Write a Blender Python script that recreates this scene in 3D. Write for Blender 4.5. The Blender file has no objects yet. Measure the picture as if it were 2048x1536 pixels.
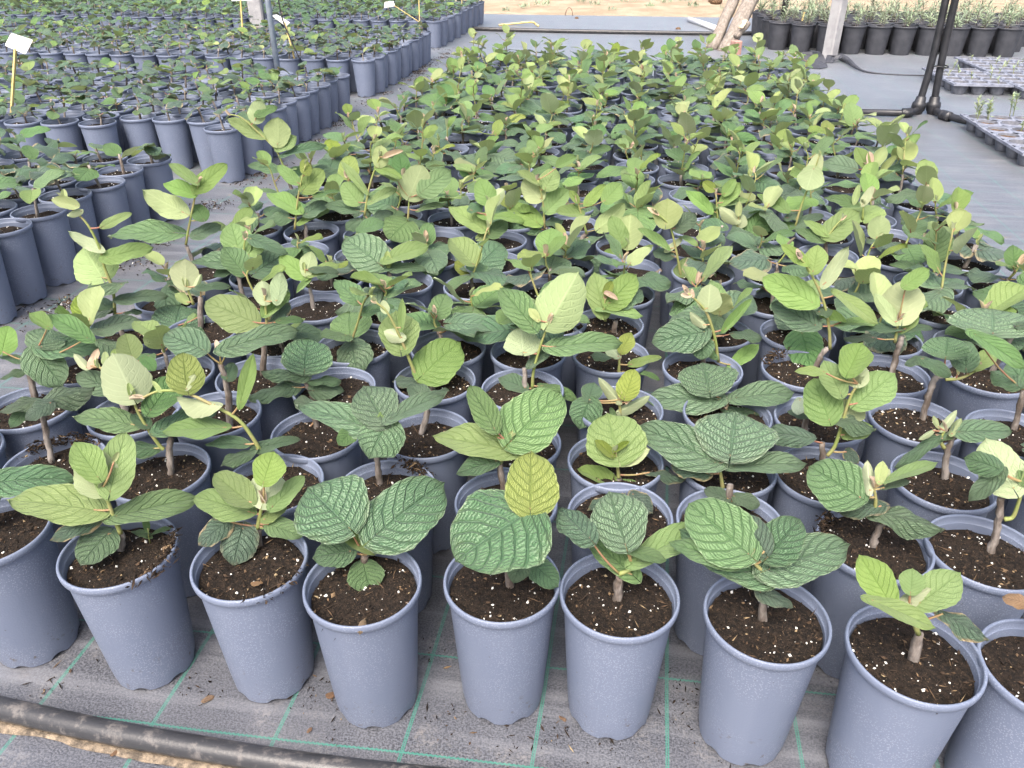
import bpy, math, random
import numpy as np
from mathutils import Vector, Matrix, noise as mnoise

# ------------------------------------------------------------------ camera, sky, sun, exposure
scene = bpy.context.scene
FPX, PITCH, CH = 1550.0, math.radians(30.6), 1.065          # focal length in photo pixels, downward pitch, eye height
CP, SP = math.cos(PITCH), math.sin(PITCH)
cam_data = bpy.data.cameras.new("camera")
cam_data.sensor_width = 36.0
cam_data.lens = FPX / 2048.0 * 36.0
cam_data.clip_start, cam_data.clip_end = 0.02, 500.0
cam = bpy.data.objects.new("camera", cam_data)
scene.collection.objects.link(cam)
cam.location = (0, 0, CH)
cam.rotation_euler = (math.pi / 2 - PITCH, 0, 0)
scene.camera = cam

SUN_EL, SUN_AZ = math.radians(58), math.radians(200)         # azimuth clockwise from +Y
world = bpy.data.worlds.new("World")
scene.world = world
world.use_nodes = True
wn = world.node_tree
sky = wn.nodes.new("ShaderNodeTexSky")
sky.sky_type = 'NISHITA'
sky.sun_disc = False
sky.sun_elevation = SUN_EL
sky.sun_rotation = SUN_AZ
sky.air_density, sky.dust_density, sky.ozone_density = 0.8, 7.0, 0.6
wn.nodes["Background"].inputs["Strength"].default_value = 0.13
wn.links.new(sky.outputs[0], wn.nodes["Background"].inputs["Color"])
sun_data = bpy.data.lights.new("sun", 'SUN')
sun_data.energy = 1.5
sun_data.angle = math.radians(35)
sun_data.color = (1.0, 0.96, 0.9)
sun = bpy.data.objects.new("sun", sun_data)
scene.collection.objects.link(sun)
sdir = Vector((math.sin(SUN_AZ) * math.cos(SUN_EL), math.cos(SUN_AZ) * math.cos(SUN_EL), math.sin(SUN_EL)))
sun.rotation_euler = sdir.to_track_quat('Z', 'Y').to_euler()
sun.location = sdir * 20
scene.view_settings.view_transform = 'Standard'
scene.view_settings.look = 'None'
scene.view_settings.gamma = 1.0
scene.view_settings.use_curve_mapping = False
scene.view_settings.exposure = 1.5
scene.cycles.use_denoising = True
scene.cycles.use_adaptive_sampling = True
scene.cycles.adaptive_threshold = 0.025
scene.cycles.max_bounces = 5
scene.cycles.diffuse_bounces = 2
scene.cycles.glossy_bounces = 2
scene.cycles.transmission_bounces = 3

COL = scene.collection
TH = math.radians(8.6)                                        # the beds run 8.6 degrees to the right of the camera heading
CT, ST = math.cos(TH), math.sin(TH)

def bed(u, w):                                                # bed coordinates -> world
    return u * CT + w * ST, -u * ST + w * CT

def bed_inv(x, y):
    return x * CT - y * ST, x * ST + y * CT

def ray(px, py):
    a, b = (px - 1024) / FPX, (py - 768) / FPX
    return Vector((a, CP - b * SP, -(SP + b * CP)))

def on_z(px, py, z):                                          # photo pixel -> point at height z
    d = ray(px, py)
    t = (z - CH) / d.z
    return Vector((d.x * t, d.y * t, z))

def on_y(px, py, y):                                          # photo pixel -> point at forward distance y
    d = ray(px, py)
    t = y / d.y
    return Vector((d.x * t, y, CH + d.z * t))

def proj(p):
    h = p[2] - CH
    zc = p[1] * CP - h * SP
    return 1024 + FPX * p[0] / zc, 768 - FPX * (p[1] * SP + h * CP) / zc

# ------------------------------------------------------------------ object helpers
def empty(name, loc):
    o = bpy.data.objects.new(name, None)
    COL.objects.link(o)
    o.location = loc
    o.empty_display_size = 0.05
    return o

def tag(o, label=None, cat=None, group=None, kind=None):
    if label: o["label"] = label
    if cat: o["category"] = cat
    if group: o["group"] = group
    if kind: o["kind"] = kind
    return o

def mesh(name, verts, faces, uvs=None, mats=(), smooth=True, matidx=None):
    m = bpy.data.meshes.new(name)
    m.from_pydata([tuple(v) for v in verts], [], faces)
    if smooth:
        m.polygons.foreach_set("use_smooth", [True] * len(m.polygons))
    if uvs is not None:
        uv = m.uv_layers.new(name="UVMap")
        li = np.empty(len(m.loops), dtype=np.int32)
        m.loops.foreach_get("vertex_index", li)
        uv.data.foreach_set("uv", np.asarray(uvs, dtype=np.float32)[li].ravel())
    for k in mats:
        m.materials.append(k)
    if matidx is not None:
        m.polygons.foreach_set("material_index", matidx)
    m.update()
    return m

def put(name, m, parent=None, loc=None, mat=None, mw=None):
    o = bpy.data.objects.new(name, m)
    COL.objects.link(o)
    if parent is not None:
        o.parent = parent
    if mw is not None:
        o.matrix_local = mw
    elif loc is not None:
        o.location = loc
    if mat is not None:
        o.material_slots[0].link = 'OBJECT'
        o.material_slots[0].material = mat
    return o

class MB:                                                     # collects geometry for one mesh
    def __init__(s):
        s.v, s.f = [], []
    def add(s, v, f):
        n = len(s.v)
        s.v += [tuple(p) for p in v]
        s.f += [tuple(i + n for i in q) for q in f]
    def box(s, c, d, rot=None):
        R = rot or Matrix.Identity(3)
        c = Vector(c)
        v = [c + R @ Vector((d[0] * x / 2, d[1] * y / 2, d[2] * z / 2)) for x in (-1, 1) for y in (-1, 1) for z in (-1, 1)]
        s.add(v, [(0, 1, 3, 2), (4, 6, 7, 5), (0, 4, 5, 1), (2, 3, 7, 6), (0, 2, 6, 4), (1, 5, 7, 3)])
    def tube(s, pts, rad, n=6, cap=True):
        pts = [Vector(p) for p in pts]
        if not hasattr(rad, '__len__'):
            rad = [rad] * len(pts)
        v, f = [], []
        side = None
        for i, p in enumerate(pts):
            d = (pts[min(i + 1, len(pts) - 1)] - pts[max(i - 1, 0)])
            d = d.normalized() if d.length > 1e-9 else Vector((0, 0, 1))
            if side is None:
                side = d.cross(Vector((0.3, 0.2, 1)) if abs(d.z) < 0.9 else Vector((1, 0, 0))).normalized()
            side = (side - d * side.dot(d)).normalized()
            up = d.cross(side)
            for k in range(n):
                a = 2 * math.pi * k / n
                v.append(p + (side * math.cos(a) + up * math.sin(a)) * rad[i])
        for i in range(len(pts) - 1):
            for k in range(n):
                a, b = i * n + k, i * n + (k + 1) % n
                f.append((a, b, b + n, a + n))
        if cap:
            f.append(tuple(range(n - 1, -1, -1)))
            e = (len(pts) - 1) * n
            f.append(tuple(range(e, e + n)))
        s.add(v, f)
    def lathe(s, prof, n=32, ang=None):
        v, f = [], []
        for r, z in prof:
            for k in range(n):
                a = 2 * math.pi * k / n
                v.append((r * math.cos(a), r * math.sin(a), z))
        for i in range(len(prof) - 1):
            for k in range(n):
                a, b = i * n + k, i * n + (k + 1) % n
                f.append((a, b, b + n, a + n))
        s.add(v, f)
    def build(s, name, mat, parent=None, loc=None, smooth=True):
        return put(name, mesh(name, s.v, s.f, mats=[mat], smooth=smooth), parent, loc)

def smooth_path(pts, k=4):                                    # Catmull-Rom
    pts = [Vector(p) for p in pts]
    if len(pts) < 3:
        return [pts[0].lerp(pts[-1], i / k) for i in range(k + 1)]
    P = [pts[0] * 2 - pts[1]] + pts + [pts[-1] * 2 - pts[-2]]
    out = []
    for i in range(1, len(P) - 2):
        for j in range(k):
            t = j / k
            a, b, c, d = P[i - 1], P[i], P[i + 1], P[i + 2]
            out.append(0.5 * ((2 * b) + (c - a) * t + (2 * a - 5 * b + 4 * c - d) * t * t + (3 * b - a - 3 * c + d) * t ** 3))
    out.append(pts[-1])
    return out

# ------------------------------------------------------------------ materials
class NT:
    def __init__(s, name):
        s.m = bpy.data.materials.new(name)
        s.m.use_nodes = True
        s.t = s.m.node_tree
        s.b = s.t.nodes["Principled BSDF"]
        s.out = s.t.nodes["Material Output"]
    def n(s, typ, **kw):
        k = s.t.nodes.new(typ)
        for a, b in kw.items():
            setattr(k, a, b)
        return k
    def set(s, sock, val):
        if isinstance(val, bpy.types.NodeSocket):
            s.t.links.new(val, sock)
        elif isinstance(val, (tuple, list)) and len(val) == 3 and sock.type == 'RGBA':
            sock.default_value = (*val, 1)
        else:
            sock.default_value = val
    def math(s, op, a, b=0.0, c=0.0, clamp=False):
        k = s.n("ShaderNodeMath", operation=op, use_clamp=clamp)
        s.set(k.inputs[0], a); s.set(k.inputs[1], b); s.set(k.inputs[2], c)
        return k.outputs[0]
    def ramp(s, x, lo, hi, a=0.0, b=1.0):                      # smooth step
        k = s.n("ShaderNodeMapRange", interpolation_type='SMOOTHSTEP')
        s.set(k.inputs[0], x)
        for i, q in enumerate((lo, hi, a, b)):
            s.set(k.inputs[i + 1], q)
        return k.outputs[0]
    def mix(s, f, a, b, mode='MIX'):
        k = s.n("ShaderNodeMix", data_type='RGBA', blend_type=mode)
        s.set(k.inputs[0], f); s.set(k.inputs[6], a); s.set(k.inputs[7], b)
        return k.outputs[2]
    def noise(s, vec, scale, detail=3.0, rough=0.55, dist=0.0):
        k = s.n("ShaderNodeTexNoise")
        if vec is not None: s.set(k.inputs["Vector"], vec)
        k.inputs["Scale"].default_value = scale
        k.inputs["Detail"].default_value = detail
        k.inputs["Roughness"].default_value = rough
        k.inputs["Distortion"].default_value = dist
        return k.outputs[0]
    def voro(s, vec, scale, feature='F1', out=0):
        k = s.n("ShaderNodeTexVoronoi", feature=feature)
        if vec is not None: s.set(k.inputs["Vector"], vec)
        k.inputs["Scale"].default_value = scale
        return k.outputs[out]
    def mapping(s, vec, scale=(1, 1, 1), rot=(0, 0, 0)):
        k = s.n("ShaderNodeMapping")
        s.set(k.inputs[0], vec)
        k.inputs["Scale"].default_value = scale
        k.inputs["Rotation"].default_value = rot
        return k.outputs[0]
    def obj(s):
        return s.n("ShaderNodeTexCoord").outputs["Object"]
    def pos(s):
        return s.n("ShaderNodeNewGeometry").outputs["Position"]
    def rnd(s):
        return s.n("ShaderNodeObjectInfo").outputs["Random"]
    def bump(s, h, strength=0.5, dist=0.01):
        k = s.n("ShaderNodeBump")
        k.inputs["Strength"].default_value = strength
        k.inputs["Distance"].default_value = dist
        s.set(k.inputs["Height"], h)
        s.set(s.b.inputs["Normal"], k.outputs[0])
        return k.outputs[0]
    def base(s, col=None, rough=None, spec=None, metal=None):
        if col is not None: s.set(s.b.inputs["Base Color"], col)
        if rough is not None: s.set(s.b.inputs["Roughness"], rough)
        if spec is not None: s.set(s.b.inputs["Specular IOR Level"], spec)
        if metal is not None: s.set(s.b.inputs["Metallic"], metal)
        return s.m

def leaf_mat(name, top, dark, under, trans=0.22, rough=0.5, veins=0.5, bump=0.5, edge=None, edge_amt=0.0, spec=0.35, var=0.18):
    k = NT(name)
    uvn = k.n("ShaderNodeUVMap"); uvn.uv_map = "UVMap"
    sp = k.n("ShaderNodeSeparateXYZ"); k.set(sp.inputs[0], uvn.outputs[0])
    sx = k.math('ABSOLUTE', k.math('MULTIPLY_ADD', sp.outputs[0], 2.0, -1.0))
    sv = sp.outputs[1]
    oc = k.obj()
    wob = k.noise(oc, 4.0, 1.0)
    q = k.math('FRACT', k.math('MULTIPLY_ADD', k.math('SUBTRACT', sv, k.math('MULTIPLY', k.math('POWER', sx, 1.25), 0.42)), 6.5, k.math('MULTIPLY', wob, 0.7)))
    dv = k.math('MINIMUM', q, k.math('SUBTRACT', 1.0, q))
    vein = k.ramp(dv, 0.15, 0.0)
    mid = k.ramp(sx, 0.07, 0.0)
    lad = k.math('FRACT', k.math('ADD', k.math('MULTIPLY_ADD', sx, 11.0, k.math('MULTIPLY', sv, 3.0)), k.math('MULTIPLY', k.noise(oc, 11.0, 1.0), 2.2)))
    ladv = k.ramp(k.math('MINIMUM', lad, k.math('SUBTRACT', 1.0, lad)), 0.28, 0.0)
    fine = k.noise(oc, 34.0, 2.0)
    lines = k.math('MAXIMUM', k.math('MAXIMUM', vein, mid), k.math('MULTIPLY', ladv, 0.5))
    hgt = k.math('SUBTRACT', k.math('MULTIPLY', fine, 0.6), lines)
    back = k.n("ShaderNodeNewGeometry").outputs["Backfacing"]
    hs = k.math('MULTIPLY', hgt, k.math('MULTIPLY_ADD', back, -1.35, 1.0))
    k.bump(hs, min(1.0, bump * 1.1), 0.0034)
    blot = k.noise(oc, 3.2, 2.0, 0.6)
    rv = k.rnd()
    c = k.mix(k.ramp(blot, 0.32, 0.7), top, tuple(0.72 * a + 0.28 * b for a, b in zip(top, dark)))
    c = k.mix(k.math('MULTIPLY', lines, veins), c, dark)
    hair = k.ramp(sx, 0.93, 1.0)
    c = k.mix(k.math('MULTIPLY', hair, 0.35), c, under)
    if edge is not None:
        em = k.ramp(k.math('ADD', k.math('MAXIMUM', sx, k.math('MULTIPLY', sv, 0.95)), k.math('MULTIPLY_ADD', blot, 1.1, -0.6)), 0.72, 1.02)
        gate = k.ramp(rv, 0.35, 0.6)
        c = k.mix(k.math('MULTIPLY', k.math('MULTIPLY', em, gate), edge_amt), c, edge)
    cb = k.mix(k.math('MULTIPLY', k.math('MAXIMUM', k.math('MULTIPLY', vein, 0.6), mid), 0.5), under, tuple(min(1, a * 1.25 + 0.03) for a in under))
    c = k.mix(back, c, cb)
    hsv = k.n("ShaderNodeHueSaturation")
    k.set(hsv.inputs["Hue"], k.math('MULTIPLY_ADD', rv, 0.03, 0.485))
    k.set(hsv.inputs["Saturation"], k.math('MULTIPLY_ADD', k.math('FRACT', k.math('MULTIPLY', rv, 7.3)), 0.22, 0.86))
    k.set(hsv.inputs["Value"], k.math('MULTIPLY_ADD', k.math('FRACT', k.math('MULTIPLY', rv, 13.7)), 2 * var, 1 - var))
    k.set(hsv.inputs["Color"], c)
    c = hsv.outputs[0]
    k.base(c, k.math('MULTIPLY_ADD', back, 0.25, rough), spec)
    k.b.inputs["Sheen Weight"].default_value = 0.06
    k.b.inputs["Sheen Roughness"].default_value = 0.45
    tr = k.n("ShaderNodeBsdfTranslucent")
    k.set(tr.inputs["Color"], k.mix(0.35, c, (0.45, 0.62, 0.08)))
    mx = k.n("ShaderNodeMixShader")
    mx.inputs[0].default_value = trans
    k.t.links.new(k.b.outputs[0], mx.inputs[1])
    k.t.links.new(tr.outputs[0], mx.inputs[2])
    k.t.links.new(mx.outputs[0], k.out.inputs["Surface"])
    return k.m

LM = {
 'f': leaf_mat("leaf_fresh", (0.28, 0.34, 0.145), (0.20, 0.26, 0.085), (0.31, 0.36, 0.21), 0.28, 0.62, 0.4, 0.35),
 'y': leaf_mat("leaf_young", (0.190, 0.285, 0.092), (0.095, 0.172, 0.040), (0.26, 0.325, 0.155), 0.26, 0.52, 0.6, 0.55),
 'm': leaf_mat("leaf_mid", (0.130, 0.232, 0.085), (0.052, 0.122, 0.038), (0.30, 0.37, 0.22), 0.18, 0.46, 0.65, 0.8),
 'd': leaf_mat("leaf_mature", (0.098, 0.182, 0.088), (0.034, 0.086, 0.040), (0.25, 0.32, 0.22), 0.12, 0.38, 0.6, 1.0, (0.30, 0.27, 0.12), 0.10, 0.6),
 'o': leaf_mat("leaf_old", (0.088, 0.152, 0.096), (0.028, 0.066, 0.042), (0.24, 0.30, 0.21), 0.10, 0.38, 0.65, 1.0, (0.46, 0.34, 0.20), 0.85, 0.5),
 'p': leaf_mat("leaf_bud", (0.42, 0.33, 0.24), (0.40, 0.24, 0.18), (0.44, 0.36, 0.27), 0.22, 0.6, 0.4, 0.3),
 'b': leaf_mat("leaf_dry", (0.36, 0.22, 0.12), (0.16, 0.08, 0.04), (0.40, 0.27, 0.17), 0.1, 0.7, 0.5, 0.8),
 's': leaf_mat("leaf_grey_green", (0.27, 0.34, 0.22), (0.16, 0.22, 0.13), (0.40, 0.46, 0.36), 0.15, 0.5, 0.2, 0.2),
}

def pot_mat():
    k = NT("grey_blue_plastic")
    oc = k.obj()
    rv = k.rnd()
    off = k.n("ShaderNodeVectorMath", operation='ADD')
    k.set(off.inputs[0], oc)
    cmb = k.n("ShaderNodeCombineXYZ"); k.set(cmb.inputs[0], k.math('MULTIPLY', rv, 7.0)); k.set(cmb.inputs[2], k.math('MULTIPLY', rv, 3.0))
    k.set(off.inputs[1], cmb.outputs[0])
    v = off.outputs[0]
    sepz = k.n("ShaderNodeSeparateXYZ"); k.set(sepz.inputs[0], oc)
    cells = k.voro(v, 330.0)
    patch = k.ramp(k.noise(v, 11.0, 3.0), 0.36, 0.60)
    fleck = k.math('MULTIPLY', k.ramp(cells, 0.42, 0.2), patch)
    streak = k.noise(k.mapping(v, (26, 26, 3)), 1.0, 3.0)
    c = k.mix(k.ramp(streak, 0.35, 0.75), (0.133, 0.160, 0.228), (0.143, 0.171, 0.240))
    c = k.mix(k.math('MULTIPLY', fleck, 0.6), c, (0.255, 0.285, 0.36))
    dirt = k.math('MULTIPLY', k.ramp(k.noise(v, 70.0, 4.0, 0.7), 0.60, 0.72), k.ramp(sepz.outputs[2], 0.11, 0.0))
    c = k.mix(k.math('MULTIPLY', dirt, 0.9), c, (0.075, 0.055, 0.04))
    speck = k.ramp(k.noise(v, 190.0, 2.0), 0.74, 0.78)
    c = k.mix(k.math('MULTIPLY', speck, 0.7), c, (0.06, 0.045, 0.035))
    hv = k.n("ShaderNodeHueSaturation")
    k.set(hv.inputs["Value"], k.math('MULTIPLY_ADD', rv, 0.16, 0.92))
    k.set(hv.inputs["Color"], c)
    k.bump(k.math('ADD', k.math('MULTIPLY', fleck, 0.6), k.noise(v, 320.0, 2.0)), 0.16, 0.002)
    return k.base(hv.outputs[0], k.math('MULTIPLY_ADD', fleck, -0.1, 0.46), 0.42)
M_POT = pot_mat()

def soil_mat():
    k = NT("potting_soil")
    oc = k.obj()
    g = k.n("ShaderNodeNewGeometry")
    isl = g.outputs["Random Per Island"]
    n1 = k.noise(oc, 120.0, 4.0, 0.7)
    c = k.mix(k.ramp(n1, 0.35, 0.7), (0.006, 0.0045, 0.0035), (0.028, 0.019, 0.013))
    c = k.mix(k.math('MULTIPLY', k.ramp(k.noise(oc, 330.0, 2.0), 0.63, 0.70), 0.6), c, (0.13, 0.09, 0.055))
    k.bump(k.noise(oc, 210.0, 4.0, 0.7), 0.9, 0.006)
    return k.base(c, 0.9, 0.25)
M_SOIL = soil_mat()

def crumb_mat():
    k = NT("soil_fibres")
    isl = k.n("ShaderNodeNewGeometry").outputs["Random Per Island"]
    r = k.n("ShaderNodeValToRGB")
    k.set(r.inputs[0], isl)
    e = r.color_ramp.elements
    e[0].position, e[0].color = 0.0, (0.010, 0.007, 0.005, 1)
    e[1].position, e[1].color = 0.66, (0.032, 0.022, 0.015, 1)
    for p, c in ((0.84, (0.075, 0.048, 0.03, 1)), (0.96, (0.19, 0.13, 0.075, 1)), (1.0, (0.34, 0.27, 0.16, 1))):
        q = e.new(p); q.color = c
    return k.base(r.outputs[0], 0.85, 0.25)
M_CRUMB = crumb_mat()

def plain(name, c1, c2, scale=8.0, rough=0.6, spec=0.35, bump=0.0, bs=60.0, stretch=None, metal=0.0, lo=0.35, hi=0.68):
    k = NT(name)
    oc = k.obj()
    v = k.mapping(oc, stretch) if stretch else oc
    c = k.mix(k.ramp(k.noise(v, scale, 4.0, 0.6), lo, hi), c1, c2)
    if bump:
        k.bump(k.noise(v, bs, 4.0, 0.65), bump, 0.01)
    return k.base(c, rough, spec, metal)
M_PERL = plain("perlite", (0.72, 0.71, 0.66), (0.85, 0.84, 0.80), 90, 0.85)
M_WOOD = plain("cutting_bark", (0.10, 0.080, 0.066), (0.29, 0.262, 0.24), 55, 0.8, 0.3, 0.5, 160, (1, 1, 0.35))
M_SHOOT = plain("green_shoot", (0.20, 0.25, 0.075), (0.27, 0.24, 0.11), 22, 0.55, 0.35)
M_PINK = plain("pink_petiole", (0.27, 0.125, 0.085), (0.27, 0.24, 0.10), 30, 0.55, 0.35)
M_BLACKP = plain("black_pot_plastic", (0.036, 0.039, 0.048), (0.056, 0.059, 0.070), 12, 0.5, 0.45)
M_PIPE = None
def pipe_mat():
    k = NT("black_pipe")
    oc = k.pos()
    d = k.math('MULTIPLY', k.ramp(k.noise(oc, 45.0, 5.0, 0.7), 0.50, 0.68), 0.75)
    c = k.mix(d, (0.030, 0.031, 0.035), (0.13, 0.12, 0.115))
    k.bump(k.noise(oc, 220.0, 3.0), 0.15, 0.003)
    return k.base(c, k.math('MULTIPLY_ADD', d, 0.3, 0.36), 0.5)
M_PIPE = pipe_mat()
M_RISER = plain("clean_black_pipe", (0.014, 0.015, 0.018), (0.028, 0.029, 0.034), 14, 0.42, 0.5)
M_CONC = plain("pale_concrete", (0.28, 0.28, 0.29), (0.37, 0.37, 0.375), 9, 0.85, 0.25, 0.5, 90)
M_TIMBER = plain("weathered_timber", (0.19, 0.165, 0.14), (0.32, 0.28, 0.245), 9, 0.85, 0.25, 0.7, 30, (6, 6, 0.6))
M_RAWWOOD = plain("fresh_cut_timber", (0.62, 0.50, 0.32), (0.70, 0.58, 0.40), 20, 0.8)
M_BRICK = plain("red_brick_block", (0.30, 0.17, 0.14), (0.40, 0.24, 0.20), 30, 0.9)
M_METAL = plain("blue_grey_tube", (0.30, 0.36, 0.45), (0.42, 0.48, 0.56), 18, 0.45, 0.5)
M_TAG = plain("white_tag_plastic", (0.84, 0.84, 0.82), (0.88, 0.88, 0.87), 10, 0.45)
M_STAKE = plain("wooden_tag_stake", (0.62, 0.47, 0.17), (0.72, 0.58, 0.28), 25, 0.65)
M_WHITEP = plain("white_pipe_plastic", (0.72, 0.73, 0.74), (0.80, 0.80, 0.80), 10, 0.4)
M_TRAY = plain("pale_tray_plastic", (0.15, 0.165, 0.21), (0.25, 0.27, 0.325), 22, 0.5)
M_CELL = plain("grey_tray_cell", (0.115, 0.125, 0.15), (0.19, 0.20, 0.23), 25, 0.55)
M_PEAT = plain("brown_peat", (0.06, 0.038, 0.024), (0.20, 0.12, 0.07), 90, 0.9, 0.2, 0.8, 150)
M_DRIFT = plain("sand_drift_mix", (0.09, 0.075, 0.06), (0.28, 0.225, 0.165), 60, 0.95, 0.2, 0.5, 200)
M_WIRE = plain("rusty_wire", (0.16, 0.10, 0.07), (0.25, 0.18, 0.13), 30, 0.7)

def cloth_mat():
    k = NT("woven_ground_cloth")
    p = k.pos()
    th2 = math.radians(9.63)
    sp = k.n("ShaderNodeSeparateXYZ"); k.set(sp.inputs[0], p)
    X, Y = sp.outputs[0], sp.outputs[1]
    wig = k.noise(p, 1.3, 2.0)
    u = k.math('SUBTRACT', k.math('MULTIPLY', X, math.cos(th2)), k.math('MULTIPLY', Y, math.sin(th2)))
    u = k.math('ADD', u, k.math('MULTIPLY_ADD', wig, 0.016, -0.008))
    w = k.math('ADD', k.math('MULTIPLY', X, math.sin(th2)), k.math('MULTIPLY', Y, math.cos(th2)))
    w = k.math('SUBTRACT', w, k.math('MULTIPLY', u, 0.047))
    w = k.math('ADD', w, k.math('MULTIPLY_ADD', k.noise(p, 1.7, 2.0), 0.012, -0.006))
    # warp lines: pairs of green threads every 0.1967 m; weft lines: one zigzag thread every 0.183 m
    fu = k.math('MULTIPLY', k.math('SUBTRACT', k.math('FRACT', k.math('ADD', k.math('DIVIDE', k.math('ADD', u, 0.874), 0.1967), 0.5)), 0.5), 0.1967)
    zz = k.math('MULTIPLY', k.math('SINE', k.math('MULTIPLY', u, 900.0)), 0.0007)
    fw = k.math('ADD', k.math('MULTIPLY', k.math('SUBTRACT', k.math('FRACT', k.math('ADD', k.math('DIVIDE', k.math('SUBTRACT', w, 0.876), 0.183), 0.5)), 0.5), 0.183), zz)
    au = k.math('ABSOLUTE', fu)
    two = k.math('ABSOLUTE', k.math('SUBTRACT', au, 0.0016))
    lu = k.math('MULTIPLY', k.ramp(two, 0.0014, 0.0007), k.math('MULTIPLY_ADD', k.math('SINE', k.math('MULTIPLY', w, 1500.0)), 0.2, 0.75))
    lw = k.math('MULTIPLY', k.ramp(k.math('ABSOLUTE', fw), 0.0021, 0.0011), 0.85)
    line = k.math('MAXIMUM', lu, lw)
    # weave
    rot = k.mapping(p, (1, 1, 1), (0, 0, th2))
    weft = k.noise(k.mapping(rot, (250, 430, 1)), 1.0, 2.0, 0.6)
    warp = k.noise(k.mapping(rot, (430, 270, 1)), 1.0, 2.0, 0.6)
    weave = k.math('MULTIPLY_ADD', weft, 0.6, k.math('MULTIPLY', warp, 0.4))
    big = k.noise(p, 3.2, 5.0, 0.62)
    c = k.mix(k.ramp(weave, 0.40, 0.60), (0.027, 0.029, 0.036), (0.120, 0.126, 0.145))
    worn = k.ramp(big, 0.36, 0.66)
    c = k.mix(k.math('MULTIPLY', worn, 0.42), c, (0.098, 0.102, 0.118))
    band = k.noise(k.mapping(rot, (1.2, 26, 1)), 1.0, 4.0, 0.6)
    c = k.mix(k.math('MULTIPLY', k.ramp(band, 0.46, 0.72), 0.55), c, (0.21, 0.218, 0.24))
    dust = k.math('MULTIPLY', k.ramp(k.noise(p, 5.5, 5.0, 0.7), 0.48, 0.68), k.ramp(k.noise(p, 160.0, 2.0, 0.6), 0.38, 0.62))
    c = k.mix(k.math('MULTIPLY', dust, 0.5), c, (0.27, 0.26, 0.25))
    c = k.mix(k.math('MULTIPLY', line, k.math('MULTIPLY_ADD', big, -0.5, 1.0)), c, (0.025, 0.235, 0.165))
    sand = k.math('MULTIPLY', k.ramp(k.noise(p, 13.0, 6.0, 0.72), 0.60, 0.70), k.ramp(k.noise(p, 1.9, 3.0), 0.42, 0.62))
    c = k.mix(k.math('MULTIPLY', sand, 0.7), c, (0.27, 0.22, 0.165))
    peat = k.math('MULTIPLY', k.ramp(k.noise(p, 60.0, 5.0, 0.75), 0.62, 0.70), k.ramp(k.noise(p, 2.6, 3.0), 0.52, 0.66))
    c = k.mix(k.math('MULTIPLY', peat, 0.8), c, (0.022, 0.016, 0.012))
    k.bump(weave, 0.3, 0.003)
    k.b.inputs["Sheen Weight"].default_value = 1.0
    k.b.inputs["Sheen Roughness"].default_value = 0.28
    k.b.inputs["Sheen Tint"].default_value = (0.95, 0.97, 1.0, 1)
    return k.base(c, k.math('MULTIPLY_ADD', sand, 0.3, 0.34), 1.0)
M_CLOTH = cloth_mat()

def sand_mat():
    k = NT("pale_sand")
    p = k.pos()
    c = k.mix(k.ramp(k.noise(p, 2.0, 5.0, 0.65), 0.35, 0.7), (0.29, 0.225, 0.155), (0.42, 0.345, 0.25))
    c = k.mix(k.math('MULTIPLY', k.ramp(k.noise(p, 16.0, 5.0, 0.7), 0.58, 0.68), 0.6), c, (0.20, 0.16, 0.11))
    k.bump(k.noise(p, 9.0, 6.0, 0.7), 0.8, 0.06)
    return k.base(c, 0.95, 0.2)
M_SAND = sand_mat()

# ------------------------------------------------------------------ the setting
def sheet(name, u0, u1, w0, w1, nu, nw, z, amp, mat, seed=0.0):
    v, f = [], []
    for j in range(nw + 1):
        for i in range(nu + 1):
            u, w = u0 + (u1 - u0) * i / nu, w0 + (w1 - w0) * j / nw
            x, y = bed(u, w)
            h = amp * (mnoise.noise(Vector((x * 2.3 + seed, y * 2.3, 0))) + 0.5 * mnoise.noise(Vector((x * 7 + seed, y * 7, 3)))) if amp else 0
            v.append((x, y, z + h))
    for j in range(nw):
        for i in range(nu):
            a = j * (nu + 1) + i
            f.append((a, a + 1, a + nu + 2, a + nu + 1))
    return tag(put(name, mesh(name, v, f, mats=[mat])), kind='structure')

sheet("sandy_ground", -60, 60, -30, 120, 30, 40, -0.03, 0.0, M_SAND)
sheet("field_earth", -14, 14, 11.72, 30, 110, 70, -0.018, 0.02, M_SAND, 5.0)
sheet("ground_cloth", -9.5, 7.5, -1.0, 11.8, 170, 130, -0.0008, 0.0022, M_CLOTH)

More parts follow.
